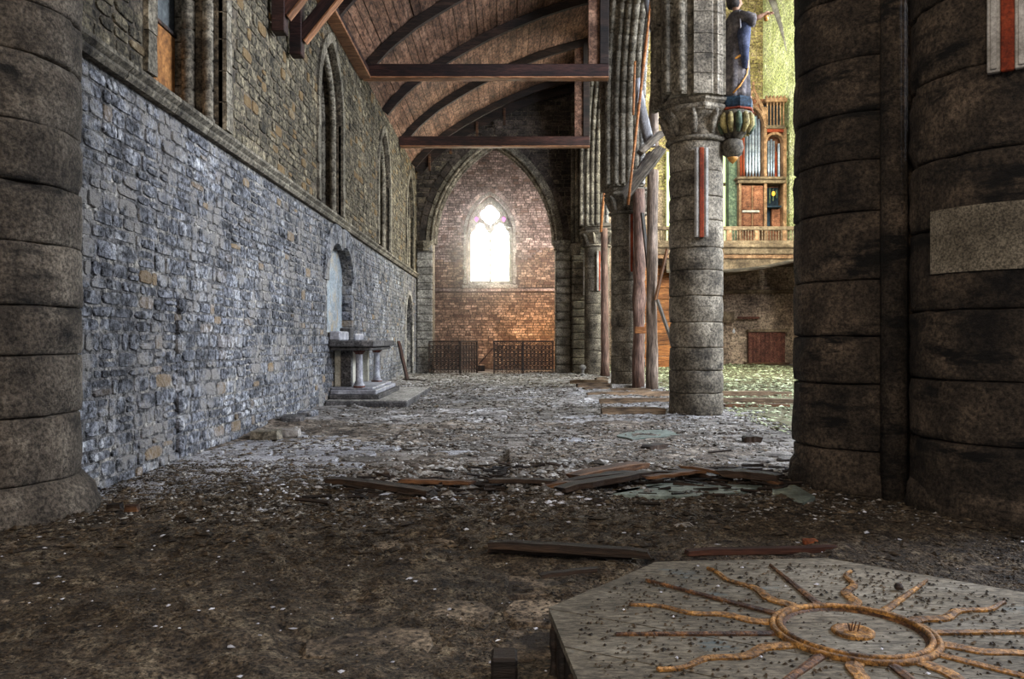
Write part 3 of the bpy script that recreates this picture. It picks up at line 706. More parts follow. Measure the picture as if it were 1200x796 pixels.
ribY = [9.0, 12.06, 13.04, 16.1, 19.5, 22.9, 26.4, 29.9]
NB = 36
segs = list(zip([3.0]+ribY, ribY+[31.5]))
cnt = 0
for (ya, yb) in segs:
    if yb < 13: continue
    for i in range(NB):
        s0, s1 = i/NB, (i+1)/NB; p, q = vpt(s0), vpt(s1); d = (q-p); n_ = Vector((-d.z, 0, d.x)).normalized()
        j = R.uniform(-.012, .012)
        a = p+d*.035+n_*(.02+j); c = p+d*.965+n_*(.02+R.uniform(-.008, .008)+j)
        bb = MB()
        y0_, y1_ = ya+.01, yb-.01
        top_ = n_*.03
        bb.add([(a.x, y0_, a.z), (c.x, y0_, c.z), (c.x, y1_, c.z), (a.x, y1_, a.z), tuple(Vector((a.x, y0_, a.z))+top_), tuple(Vector((c.x, y0_, c.z))+top_), tuple(Vector((c.x, y1_, c.z))+top_), tuple(Vector((a.x, y1_, a.z))+top_)],
               [(0,1,2,3),(7,6,5,4),(0,4,5,1),(1,5,6,2),(2,6,7,3),(3,7,4,0)])
        bb.build('ceiling_board', 'board', ceiling, fix=True); cnt += 1
def rib(Y, wd=.14, dp=.24, parent=None, m='rib'):
    b = MB(); N = 26
    for i in range(N):
        p, q = vpt(i/N), vpt((i+1)/N)
        def nn(k):
            a, c = vpt(max(0, (k-.5)/N)), vpt(min(1, (k+.5)/N)); d = c-a; return Vector((d.z, 0, -d.x)).normalized()
        n0, n1 = nn(i)*dp, nn(i+1)*dp
        P8 = [p, q, q+n1, p+n0]
        b.add([(v.x, Y-wd/2, v.z) for v in P8]+[(v.x, Y+wd/2, v.z) for v in P8], [(0,1,2,3),(7,6,5,4),(2,3,7,6),(0,3,7,4),(1,2,6,5)])
    return b.build('rib', m, parent, fix=True)
def truss(Y, label, tie=True, post=None, right=2.5, dbl=False):
    t = thing('roof_truss', label, 'roof truss', (0, 0, 0), 'timber trusses of the aisle vault')
    rib(Y, parent=t)
    if tie:
        o = MB().bbox((-3.66-0, -.13, -.16), (right, .13, .16), .015).build('tie_beam', 'beam', t); o.location = (0, Y, 8.0)
        o = MB().bbox((-3.6, -.145, -.035), (right, .145, .0), .005).build('edge_strip', 'beam_edge', t); o.location = (0, Y, 7.845); o['label'] = 'orange lower edge'
    if post:
        MB().bbox((right-.22, Y-.1, 8.17), (right, Y+.1, 11.3), .01).build('king_post', 'rib', t)
        MB().bbox((right-.50, Y-.02, 8.17), (right-.22, Y+.10, 11.2), .01).build('boarding', 'board', t)
    if dbl:
        MB().bbox((-3.6, Y-.11, 6.05), (-3.40, Y+.11, 7.9), .012).build('wall_post', 'beam', t)
        b = MB(); a0, a1 = Vector((-3.45, Y, 6.35)), Vector((-2.2, Y, 7.9)); d = (a1-a0); L = d.length
        o = MB().bbox((0, -.085, -.10), (L, .085, .10), .012).build('brace', 'beam', t); o.location = a0; o.rotation_euler = (0, -math.atan2(d.z, d.x), 0)
        o = MB().bbox((0, -.09, -.125), (L, .09, -.095), .004).build('brace_edge', 'beam_edge', t); o.location = a0; o.rotation_euler = (0, -math.atan2(d.z, d.x), 0)
    return t
truss(12.06, 'roof truss nearest the viewer, short dark wall post and orange-edged brace', dbl=True)
truss(13.04, 'second roof truss, wall post hanging lower on the left wall beside its twin', dbl=True)
truss(19.5, 'roof truss with the upper long red-brown tie beam crossing the vault', post=True, right=2.5)
truss(26.4, 'roof truss with the lower tie beam just in front of the pointed arch', post=True, right=2.75)
for Y, lb in ((16.1, 'curved dark vault rib in front of the upper tie beam'), (22.9, 'curved dark vault rib between the two tie beams'), (29.9, 'curved dark vault rib behind the lower tie beam')):
    o = rib(Y); o.name = 'vault_rib'; tag(o, lb, 'rib', 'single curved ribs of the vault')
er = thing('wall_rib', 'orange brown broken rib with pegs against the far arch wall', 'rib')
o = rib(31.2, .3, .10, er, 'w_brown')
rib(30.9, .06, .34, er, 'rib')
for s_ in (.12, .26, .42, .58):
    p = vpt(s_); MB().bbox((p.x-.05, 30.8, p.z-.75), (p.x+.05, 30.9, p.z-.1), .01).build('peg', 'w_brown', er)
# wall plate
wp = thing('wall_plate', 'red brown segmented timber plate along the top of the rubble wall', 'beam')
for q in range(9): MB().bbox((-3.66, 13.2+q*.7, 7.86), (-3.42, 13.2+q*.7+.64, 8.06), .02).build('plate_segment', 'beam', wp)
MB().bbox((-3.66, 13.2, 7.80), (-3.38, 19.4, 7.86), .01).build('ledge', 'beam_edge', wp)

# ================================================================== COLUMNS
def column(name, label, X, Y, r, m, hs, base=0, z0=0, n=36, cap=None, group=None, plinth=None):
    t = thing(name, label, 'column', (X, Y, 0), group)
    z = z0
    for i, h in enumerate(hs):
        rr = r
        prof = [(rr-.030, 0), (rr-.022, .005), (rr-.003, .010), (rr, .03), (rr+.002, h*.25), (rr+.001, h*.5), (rr+.002, h*.75), (rr, h-.03), (rr-.003, h-.010), (rr-.022, h-.005), (rr-.030, h)]
        a = R.uniform(0, 6)
        b = MB(); b.lathe(prof, (0, 0, z), n, wob=.012, seed=i*7.3+X, cap=True)
        # chip some of the joint edge
        vs = []
        for (x, y_, zz) in b.v:
            e = min(zz-z, z+h-zz); q = noise.noise(Vector((x*4+i*3, y_*4, i*5+X)))
            if e < .035 and q > .12: f = 1-.05*min(1, q*2.5); vs.append((x*f, y_*f, zz))
            else: vs.append((x, y_, zz))
        b.v = vs
        b.build('stone_drum', m, t, smooth=True); z += h
    if cap: cap(t, z)
    return t
def hs(total, h, j=.06):
    out = []; s_ = 0
    while s_ < total-.05:
        q = min(h*R.uniform(1-j*3, 1+j*3), total-s_)
        if total-s_-q < h*.4: q = total-s_
        out.append(q); s_ += q
    return out
# left respond
lc = column('stone_column', 'massive round stone column against the rubble wall, partly cut by the picture', -4.03, 6.08, .646, 'drum', hs(8, .43), z0=.28)
MB().lathe([(.78, -.04), (.77, .06), (.74, .10), (.735, .18), (.70, .22), (.66, .28)], (0, 0, 0), 40, wob=.03).build('base', 'drum', lc, smooth=True)
o = MB().bbox((-.3, -.95, -.04), (.34, -.5, .16), .04).build('plinth_block', 'drum', lc)
# near right cluster pier
rp = thing('cluster_pier', 'huge dark clustered stone pier filling the right side', 'column', (0, 0, 0))
def shaft(X, Y, r, H, m, h=.5, seed=0, nm='stone_drum', z0=-.04):
    z = z0; i = 0
    for q in hs(H, h):
        prof = [(r-.04, 0), (r-.028, .006), (r-.004, .014), (r, .04), (r+.002, q*.25), (r+.001, q*.5), (r+.002, q*.75), (r, q-.04), (r-.004, q-.014), (r-.028, q-.006), (r-.04, q)]
        b = MB(); b.lathe(prof, (X, Y, z), 56, wob=.022, seed=seed+i*5.1)
        vs = []
        for (x, y_, zz) in b.v:
            e = min(zz-z, z+q-zz); k = noise.noise(Vector((x*4+i*3, y_*4, i*5+seed)))
            if e < .05 and k > .05: f = 1-.05*min(1, k*2.5); x, y_ = X+(x-X)*f, Y+(y_-Y)*f
            vs.append((x, y_, zz))
        b.v = vs; b.build(nm, m, rp, smooth=True); z += q; i += 1
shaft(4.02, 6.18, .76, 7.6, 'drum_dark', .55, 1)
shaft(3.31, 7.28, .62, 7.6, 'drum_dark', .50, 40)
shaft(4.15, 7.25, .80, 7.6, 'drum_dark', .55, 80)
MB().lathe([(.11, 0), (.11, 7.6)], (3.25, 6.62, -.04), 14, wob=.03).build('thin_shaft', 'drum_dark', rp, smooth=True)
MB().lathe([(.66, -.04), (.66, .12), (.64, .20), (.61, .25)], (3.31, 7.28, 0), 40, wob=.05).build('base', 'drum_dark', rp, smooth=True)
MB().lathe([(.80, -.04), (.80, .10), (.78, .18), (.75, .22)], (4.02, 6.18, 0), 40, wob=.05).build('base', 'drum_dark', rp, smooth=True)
def on_cyl(cx_, cy_, r, px, **k):
    """point on a round column where the sight line px meets it"""
    dx, dy = (px-VX)/F, 1.0; A = dx*dx+1; B_ = -2*(dx*cx_+cy_); Cc = cx_*cx_+cy_*cy_-r*r
    s_ = (-B_-math.sqrt(B_*B_-4*A*Cc))/(2*A); x, y_ = dx*s_, s_; return x, y_, math.atan2(y_-cy_, x-cx_)+PI/2
# smooth repair slab let into the shaft
ang = lambda px: math.atan2(0, 1)
def cyl_patch(cx_, cy_, r, th0, th1, z0, z1, t_, n=12):
    b = MB(); vs = []
    for rr in (r-.03, r+t_):
        for z in (z0, z1):
            for i in range(n+1):
                th = th0+(th1-th0)*i/n; vs.append((cx_+rr*math.cos(th), cy_+rr*math.sin(th), z))
    m_ = n+1; fs = []
    for i in range(n):
        fs += [(2*m_+i, 2*m_+i+1, 3*m_+i+1, 3*m_+i), (m_+i, m_+i+1, 3*m_+i+1, 3*m_+i), (i, i+1, 2*m_+i+1, 2*m_+i)]
    fs += [(0, m_, 3*m_, 2*m_), (n, m_+n, 3*m_+n, 2*m_+n)]
    return b.add(vs, fs)
o = cyl_patch(4.02, 6.18, .765, on_cyl(4.02, 6.18, .78, 1091)[2]-PI/2, math.radians(-95), 1.85, 2.33, .022).build('repair_slab', 'patch', rp, fix=True); o['label'] = 'smooth paler repair stone'
# nave columns
def capital(r, big=1.0, m='drum_nave'):
    def f(t, z):
        MB().lathe([(r+.02, 0), (r+.07, .02), (r+.07, .06), (r+.01, .09)], (0, 0, z), 32).build('neck_ring', m, t, smooth=True)
        MB().lathe([(r+.0, .08), (r+.01, .22), (r+.05, .38), (r+.13, .50), (r+.16, .52)], (0, 0, z), 32, wob=.06, seed=3).build('bell', m, t, smooth=True)
        # carved leaves
        for k in range(10):
            a = 2*PI*k/10
            pts = [(r+.01, .12), (r+.05, .26), (r+.11, .40), (r+.20, .47), (r+.19, .40)]
            MB().tube([(p*math.cos(a), p*math.sin(a), z+h_) for p, h_ in pts], [.05, .075, .07, .045, .02], 6).build('carved_leaf', m, t, smooth=True)
        MB().lathe([(r+.16, .50), (r+.20, .54), (r+.20, .60), (r+.15, .62), (r+.22, .67), (r+.22, .72)], (0, 0, z), 8).build('abacus', m, t)
        # cluster above, up to the arch
        zz_ = z+.72; fp = [(-.56, .2), (-.56, -.60), (-.50, -.68), (-.44, -.66), (-.42, -.72), (-.33, -.72), (-.31, -.66), (-.24, -.68), (-.22, -.76), (.10, -.76), (.13, -.70), (.20, -.72), (.24, -.68), (.30, -.66), (.345, -.58), (.345, .2)]
        while zz_ < z+3.0:
            h_ = R.uniform(.34, .42)
            for k, (m2, x0, x1) in enumerate((('ashlar', -.57, -.22), ('drum_nave', -.22, .12), ('drum_nave', .12, .35))):
                pp = clip(clip(fp, (1, 0), x1), (-1, 0), -x0)
                MB().prism(pp, lambda u, v: (u, v, zz_+.006), lambda u, v: (u, v, zz_+h_-.006)).build('springer_block', m2, t, fix=True)
            zz_ += h_
    return f
labs = ['grey round column standing free, with carved capital and striped board, beside the huge pier',
        'round column behind the bare tree trunks, second along the arcade',
        'narrow looking far column with trunk prop beside it, last round one of the arcade']
cols = []
for Y, lb in zip(colY[1:], labs):
    cols.append(column('nave_column', lb, 3.43, Y, .48, 'drum_nave', hs(4.88, .44, .04), n=32, cap=capital(.48), group='round columns of the arcade'))
MB().bbox((-.55, -.6, -.04), (.5, -.2, .10), .02).build('plinth', 'ashlar_pale', cols[1])
# respond pier right of the far arch
t = thing('respond_pier', 'flat fronted far stone pier with thin red strip, joined beside the pointed arch', 'column', (2.88, 32.0-.4, 0))
z = 0
while z < 4.7:
    h = R.uniform(.28, .36); MB().bbox((-.33, -.5, z+.006), (.33, .3, min(z+h, 4.7)-.006), .04).build('pier_block', 'drum_nave', t); z += h
MB().lathe([(.36, 4.68), (.40, 4.74), (.38, 4.78), (.48, 5.0), (.50, 5.06), (.50, 5.16)], (0, -.1, 0), 8).build('capital', 'drum_nave', t)
for dx in (-.28, -.12, .05, .2): MB().lathe([(.085, 5.16), (.085, 11.4)], (dx, -.35+abs(dx)*.3, 0), 10).build('shaft', 'ashlar', t, smooth=True)

# ================================================================== STRIPED BOARDS
def striped(X, Y, yaw, z0, z1, lb, wd=.235):
    t = thing('striped_board', lb, 'board', (X, Y, z0), 'red and white striped boards hung on the columns', (0, 0, yaw)); H = z1-z0
    for a, c in ((-wd/2, -wd*.17), (wd*.17, wd/2)):
        MB().bbox((a, -.02, 0), (c, .03, H), .006).build('white_strip', 'white_paint', t)
        MB().bbox((a+.022, -.035, .02), (c-.022, -.015, H), .005).build('white_bead', 'white_paint', t)
    MB().bbox((-wd*.165, -.04, -.01), (wd*.165, .0, H), .008).build('red_strip', 'red', t)
    return t
x, y_, a = on_cyl(4.02, 6.18, .80, 1181); striped(x, y_, a, 3.25, 4.9, 'striped red and white board high on the huge dark pier', .25)
x, y_, a = on_cyl(3.43, 14.3, .52, 822); striped(x, y_, a, 3.15, 4.72, 'striped board on the free standing grey column')
x, y_, a = on_cyl(3.43, 22.4, .52, 741); striped(x, y_, a-.9, 3.25, 4.85, 'striped board on the column behind the bare trunks', .24)
x, y_, a = on_cyl(3.43, 30.2, .52, 702); striped(x, y_, a+.7, 3.2, 4.7, 'striped board on the furthest round column', .24)
striped(3.05, 31.05, 1.1, 3.1, 4.5, 'striped board on the flat pier beside the pointed arch', .26)

# ================================================================== ALTAR
t = thing('altar_platform', 'low stone platform slab carrying the altar', 'platform', (0, 0, 0))
MB().bbox((-3.64, 15.6, -.03), (-2.0, 20.4, .11), .02).build('platform_slab', 'slab_dark', t)
MB().bbox((-3.64, 15.75, .11), (-2.02, 20.2, .125), .005).build('platform_top', 'ashlar_pale', t)
t = thing('altar', 'stone altar table with marble columns under the arched niche', 'altar', (-3.2, 17.2, .125))
def part(name, a, b, m, bev=.012): 
    return MB().bbox((a[0]+3.2, a[1]-17.2, a[2]-.125), (b[0]+3.2, b[1]-17.2, b[2]-.125), bev).build(name, m, t)
part('lower_step', (-3.64, 16.0, .125), (-2.62, 19.0, .22), 'slab_dark')
part('upper_step', (-3.64, 16.1, .22), (-2.70, 18.9, .31), 'marble')
part('top_step', (-3.64, 16.2, .31), (-2.78, 18.8, .36), 'marble')
part('back_panel', (-3.64, 16.5, .36), (-3.50, 18.7, 1.12), 'plaster')
part('side_panel', (-3.60, 18.5, .36), (-3.30, 18.7, 1.12), 'plaster')
part('back_pillar', (-3.50, 16.45, .36), (-3.28, 16.65, 1.12), 'slab_dark')
part('table_slab', (-3.64, 15.95, 1.20), (-2.72, 18.9, 1.33), 'slab_dark', .02)
part('slab_moulding', (-3.64, 16.02, 1.12), (-2.80, 18.8, 1.20), 'slab_dark', .03)
part('retable_block', (-3.64, 16.0, 1.33), (-3.42, 16.9, 1.52), 'marble', .02)
part('retable_block', (-3.64, 17.0, 1.33), (-3.40, 17.35, 1.60), 'slab_dark', .02)
part('retable_block', (-3.64, 17.8, 1.33), (-3.44, 18.8, 1.48), 'marble', .02)
for Y in (16.28, 18.45):
    for X in (-3.08,):
        c = MB().lathe([(.12, 0), (.12, .05), (.09, .09), (.095, .11), (.078, .13), (.070, .70), (.09, .71)], (X+3.2, Y-17.2, .235), 18).build('marble_column', 'marble', t, smooth=True)
        MB().lathe([(.125, 0), (.125, .03), (.10, .05)], (X+3.2, Y-17.2, .233), 18).build('column_base', 'red_stone', c)
        MB().lathe([(.08, 0), (.09, .02), (.12, .05), (.13, .06), (.13, .08)], (X+3.2, Y-17.2, .92), 8).build('column_capital', 'red_stone', c)
for k, (x0, x1, yy, s_, lb) in enumerate(((326, 352, 500, .20, 'dark rubble block lying at the foot of the rubble wall'), (349, 367, 491, .17, 'smaller stone block leaning behind the dark block by the wall'))):
    p = gp((x0+x1)/2, yy); wd = (x1-x0)*p.y/F
    o = MB().bbox((-wd/2, -.18, 0), (wd/2, .18, s_*.8), .03).build('rubble_block', 'rubble' if k else 'slab_dark'); o.location = (p.x, p.y+.15, .0); o.rotation_euler = (.02, .04, .15-.3*k); tag(o, lb, 'stone')
for k, (px, py, s_, lb) in enumerate(((312, 514, .30, 'brownish lump of fallen masonry touching the rubble wall'), (338, 511, .24, 'grey lump of fallen masonry in front of the dark block'))):
    p = gp(px, py); b = MB()
    b.add(*VARS[k+2]); b.v = [(u*s_*1.5, v*s_, max(w_, 0)*s_*.42) for u, v, w_ in b.v]
    o = b.build('masonry_lump', 'crumb_gray' if k else 'ashlar'); o.location = (p.x, p.y, 0.0); tag(o, lb, 'rubble')

# leaning timber by the wall
def plank(name, p, q, wd, th, m, lb, cat='plank', group=None, lift=0, roll_=0, jag=.0, parts=None):
    p, q = Vector(p), Vector(q); d = q-p; L = d.length
    n = 7; vs = []; 
    for i in range(n+1):
        x = L*i/n; s_ = 1-(R.uniform(0, .2) if i in (0, n) and jag > .015 else 0)
        j = lambda a: R.uniform(-a, a)
        e = j(jag*.4); f = j(jag*.2)
        for yy, zz in ((-wd/2, 0), (wd/2, 0), (wd/2, th), (-wd/2, th)):
            vs.append((x+(R.uniform(-jag, jag)*1.5 if i in (0, n) else 0), yy*s_+e, zz*(1 if i not in (0, n) or not jag else .8)+f))
    fs = [(3,2,1,0), (4*n, 4*n+1, 4*n+2, 4*n+3)]
    for i in range(n):
        for k in range(4): fs.append((i*4+k, i*4+(k+1) % 4, (i+1)*4+(k+1) % 4, (i+1)*4+k))
    b = MB(); b.add(vs, fs); o = b.build(name, m, fix=True)
    o.location = p+Vector((0, 0, lift)); o.rotation_mode = 'QUATERNION'
    o.rotation_quaternion = Matrix.Rotation(math.atan2(d.y, d.x), 4, 'Z').to_quaternion() @ Matrix.Rotation(-math.atan2(d.z, math.hypot(d.x, d.y)), 4, 'Y').to_quaternion() @ Matrix.Rotation(roll_, 4, 'X').to_quaternion()
    tag(o, lb, cat, group); return o
plank('leaning_timber', (-3.20, 25.0, .02), (-3.58, 25.6, 1.28), .09, .09, 'red_wood', 'reddish timber leaning against the rubble wall beyond the altar', 'timber', jag=.01)
plank('fallen_lath', (-3.3, 24.8, .03), (-2.6, 24.3, .03), .12, .08, 'w_dark', 'short dark timber on the floor at the foot of the leaning one', 'timber', jag=.02)

# ================================================================== GATES / RAILS
def gate(p, q, lb, H=1.27, fine=False):
    p, q = Vector(p), Vector(q); d = q-p; L = d.length
    t = thing('iron_gate', lb, 'gate', p, 'low wrought iron gates under the arch', (0, 0, math.atan2(d.y, d.x)))
    for x in (0, L): MB().bbox((x-.03, -.03, -.03), (x+.03, .03, H), .006).build('post', 'iron', t)
    MB().bbox((-.03, -.035, H-.03), (L+.03, .035, H+.03), .008).build('top_rail', 'iron', t)
    for z in (.14, H-.17): MB().bbox((0, -.015, z), (L, .015, z+.03), .004).build('rail', 'iron', t)
    nx = max(2, round(L/.155)); nz = 6; s_ = L/nx; z0, z1 = .17, H-.17; hz = (z1-z0)/nz
    st = MB()
    for i in range(nx):
        for k in range(nz):
            cx_, cz = (i+.5)*s_, z0+(k+.5)*hz; r = min(s_, hz)*.46
            pts = [(cx_+r*math.cos(a*PI/4), 0, cz+r*math.sin(a*PI/4)) for a in range(9)]
            st.tube(pts, .020, 4, cap=False)
            st.box((cx_-s_/2, -.008, cz-.014), (cx_+s_/2, .008, cz+.014))
    for i in range(1, nx): st.box((i*s_-.014, -.01, .02), (i*s_+.014, .01, H-.02))
    for i in range(nx):
        for zz in (.08, H-.08):
            cx_ = (i+.5)*s_; st.tube([(cx_+.05*math.cos(a*PI/3), 0, zz+.04*math.sin(a*PI/3)) for a in range(7)], .010, 4, cap=False)
    tag(st.build('scroll_lattice', 'iron', t), kind='stuff')
Yg = 31.0
gate(((503-VX)*Yg/F, Yg, 0), ((539-VX)*Yg/F, Yg, 0), 'wrought iron gate leaf touching the left jamb of the pointed arch')
gate(((540-VX)*Yg/F, Yg, 0), ((559-VX)*31.8/F, 31.8, 0), 'narrow looking iron gate leaf swung open, left of the gap')
gate(((579-VX)*Yg/F, Yg, 0), ((612-VX)*Yg/F, Yg, 0), 'wrought iron gate leaf on the right side of the gap')
gate(((613-VX)*Yg/F, Yg, 0), ((648-VX)*Yg/F, Yg, 0), 'wrought iron gate leaf touching the right jamb pier')
o = MB().bbox((-.16, -.05, 0), (.16, .05, .7), .02).build('metal_latch_arm', 'iron'); o.location = ((564-VX)*33.5/F, 33.5, 0); tag(o, 'small dark iron object seen through the gate gap', 'ironwork')
o.scale = (1, 1, .35)
plank('leaning_rod', ((562-VX)*33.5/F, 33.5, .3), ((578-VX)*33.5/F, 33.5, .95), .05, .05, 'iron', 'thin dark rod slanting up behind the gate gap', 'rod')
o = MB().lathe([(.11, 0), (.10, .08), (.05, .12), (.05, .22), (.12, .3), (.13, .36), (.05, .42)], (0, 0, 0), 14).build('stone_stoup', 'ashlar_pale'); o.location = gp(683, 441); tag(o, 'small pale stone stump on the floor before the far columns', 'stone')

# ================================================================== SHORING TRUNKS
GT = 'bare trunks and laths shoring the arcade'
def trunk(name, pts, rads, m, lb, cat='log', group=GT, n=12):
    P_ = [Vector(p) for p in pts]; o0 = P_[0]
    # resample for knots
    Q = []; RR = []
    for i in range(len(P_)-1):
        for k in range(6):
            t_ = k/6; p = P_[i].lerp(P_[i+1], t_)
            r = rads[i]+(rads[i+1]-rads[i])*t_
            p = p+Vector((noise.noise(p*1.7)*.10*r, noise.noise(p*1.3+Vector((5, 0, 0)))*.1*r, 0))
            Q.append(p-o0); RR.append(r*(1+.12*noise.noise(p*3.1)+(.22 if R.random() < .08 else 0)))
    Q.append(P_[-1]-o0); RR.append(rads[-1])
    b = MB(); b.tube(Q, RR, n, jit=.03); o = b.build(name, m, smooth=True); o.location = o0
    tag(o, lb, cat, group); return o
trunk('tree_trunk', [at(764, 459, 20.4).to_tuple()[:2]+(.02,), at(764, 330, 20.4), at(765, 200, 20.4)], [.16, .135, .15], 'log', 'thick grey bare trunk standing upright, rightmost prop before the arcade gap')
trunk('tree_trunk', [at(748, 455, 21.6).to_tuple()[:2]+(.02,), at(749, 330, 21.6), at(749, 222, 21.6)], [.17, .155, .145], 'log_red', 'slightly pink upright trunk hiding the right side of the second column')
trunk('tree_trunk', [at(709, 441, 28.6).to_tuple()[:2]+(.02,), at(708.5, 340, 28.6), at(708, 268, 28.6)], [.15, .14, .13], 'log_red', 'distant orange streaked trunk between the two further columns')
trunk('tree_trunk', [at(762, 172, 20.0), at(752, 130, 19.8), at(746, 92, 19.6)], [.13, .13, .08], 'log_blue', 'silver grey log slanting up left from the split timber head')
trunk('tree_trunk', [at(765, 172, 20.4), at(766, 120, 20.3), at(771, 85, 20.3), at(769, 55, 20.3), at(762, 12, 20.2)], [.15, .12, .12, .09, .07], 'log', 'crooked brown trunk rising above the split timber head')
trunk('tree_trunk', [at(773, 130, 20.8), at(773, 60, 20.8), at(768, -10, 20.8)], [.12, .10, .10], 'log_blue', 'grey bough high up beside the crooked trunk')
trunk('tree_trunk', [at(766, 40, 20.0), at(760, 10, 20.0), at(758, -8, 20)], [.07, .09, .09], 'log_blue', 'pale branch crossing the top of the crooked trunk')
def lath(p, q, r, m, lb): return trunk('lath', [p, q], [r, r], m, lb, 'lath', n=6)
lath(at(764, -12, 19.4), at(736, 240, 19.4), .035, 'orange_wood', 'long thin orange lath slanting in front of the second column')
lath(at(744, 72, 19.3), at(742, 135, 19.3), .03, 'orange_wood', 'short orange lath beside the long slanting one')
lath(at(714, 150, 27.5), at(704, 272, 27.5), .05, 'orange_wood', 'distant orange lath above the far trunk')
lath(at(760, 22, 19.6), at(747, 120, 19.6), .03, 'log_blue', 'thin pale pole parallel to the long orange lath')
b = [('split_timber', at(737, 232, 20.2), at(779, 178, 20.0), .30, .26, 'w_gray', 'large split grey timber laid diagonally over the trunk tops'),
     ('split_timber', at(752, 182, 19.8), at(780, 158, 19.8), .24, .18, 'w_gray', 'shorter grey timber block above the diagonal one'),
     ('split_timber', at(750, 200, 20.6), at(764, 180, 20.6), .16, .12, 'w_dark', 'small dark wedge between the two diagonal timbers')]
for nm, p, q, wd, th, m, lb in b:
    o = plank(nm, p, q, wd, th, m, lb, 'timber', GT, jag=.04)
plank('brace_board', at(769, 352, 20.2), at(783, 292, 20.0), .10, .05, 'w_brown', 'thin brown brace slanting up from the rightmost trunk to the grey column', 'timber', GT)
plank('brace_board', at(769, 352, 20.2), at(785, 398, 20.0), .12, .06, 'w_gray', 'grey brace slanting down from the rightmost trunk', 'timber', GT)
plank('brace_board', at(752, 250, 21.2), at(760, 325, 21.0), .10, .05, 'w_dark', 'thin dark brace between the two upright trunks', 'timber', GT)
o = MB().bbox((-.30, -.04, -.09), (.20, .06, .09), .01).build('nailing_block', 'orange_wood'); o.location = at(757, 387, 21.0); tag(o, 'orange wooden block nailed between the two upright trunks', 'timber', GT)
o = MB().bbox((-.25, -.1, -.06), (.25, .1, .08), .02).build('bearing_block', 'w_gray'); o.location = at(708, 264, 28.6); tag(o, 'small grey bearing block on top of the far trunk', 'timber', GT)

# ================================================================== JOISTS
GJ = 'timber joists lying across the arcade floor'
jl = [(705, 482, 779, 'nearest joist, ending at the foot of the free standing grey column'),
      (702, 470, 930, 'second joist, running behind the grey column into the nave'),
      (688, 462, 930, 'third joist, just before the rightmost trunk'),
      (684, 456, 716, 'short joist at the foot of the second column'),
      (676, 451, 716, 'short joist behind the second column base'),
      (668, 446.5, 712, 'thin joist close to the far columns'),
      (698, 443.5, 712, 'furthest short joist beside the far trunk foot'),
      (716, 457.5, 762, 'joist between the second column and the upright trunks')]
for x0, y0, x1, lb in jl:
    p = gp(x0, y0+3, .0); q = Vector(((x1-VX)*p.y/F, p.y+R.uniform(-.25, .25), 0)); 
    o = plank('floor_joist', p, q, .19, .13, 'joist', lb, 'joist', GJ, jag=.01); o.location.z = -.01
for k, (x0, y0, x1, lb) in enumerate(((848, 476, 925, 'loose brown joist in the nave right of the grey column'), (870, 516, 890, 'short dark board on the nave floor right of the grey column'), (756, 528, 780, 'short dark board stub lying before the grey column'))):
    p = gp(x0, y0+2); q = gp(x1, y0+2-(4 if k == 2 else 0)); o = plank('loose_board', p, q, .16, .08, 'w_brown' if k == 0 else 'w_dark', lb, 'plank', jag=.02)

# ================================================================== FALLEN PLANKS
GP = 'broken planks across the middle of the floor'
pl = [(388, 572, 506, 588, .16, .07, 'w_dark', 'dark plank lying furthest left in the litter'),
      (470, 575, 552, 578, .10, .05, 'w_brown', 'short brown plank right of the leftmost dark plank'),
      (571, 577, 650, 580, .12, .05, 'w_dark', 'dark flat plank with pale edge left of the plank bundle'),
      (575, 574, 680, 575, .06, .03, 'w_brown', 'thin brown lath behind the flat dark plank'),
      (638, 582, 712, 574, .14, .05, 'w_brown', 'splintered orange brown plank in the bundle'),
      (657, 590, 757, 570, .14, .07, 'w_dark', 'grey brown plank in front of the bundle, tilted'),
      (674, 569, 754, 553, .22, .08, 'w_brown', 'broad decayed plank at the back of the bundle'),
      (664, 577, 745, 566, .12, .06, 'w_dark', 'dark plank in the middle of the bundle'),
      (755, 574, 822, 566, .10, .04, 'w_brown', 'thin orange brown strip right of the bundle'),
      (784, 559, 840, 568, .12, .05, 'w_dark', 'dark plank crossing toward the black beam'),
      (800, 557, 912, 577, .09, .04, 'w_brown', 'brown lath leaning on the black beam'),
      (845, 569, 912, 576, .16, .09, 'w_dark', 'black charred beam nearest the huge pier'),
      (828, 563, 893, 557, .08, .04, 'w_dark', 'narrow dark lath pointing up right behind the black beam'),
      (700, 566, 800, 564, .07, .04, 'w_dark', 'long dark lath behind the orange strip'),
      (576, 655, 762, 668, .08, .07, 'w_dark', 'long grey edged plank ending at the octagon corner'),
      (572, 651, 740, 660, .10, .05, 'w_dark', 'dark plank lying behind the long grey edged one'),
      (804, 660, 997, 656, .07, .05, 'red_wood', 'thin reddish bar behind the octagon'),
      (635, 692, 700, 684, .05, .03, 'w_dark', 'short dark stick beside the octagon corner')]

for i, (x0, y0, x1, y1, wd, th, m, lb) in enumerate(pl):
    p, q = gp(x0, y0), gp(x1, y1); lift = .055 if y0 < 600 else .03
    plank('fallen_plank', p, q, wd*.85, th*.7, m, lb, 'plank', GP if y0 < 600 else None, lift=lift+.02*(i % 3), jag=.03 if y0 < 600 else .012)
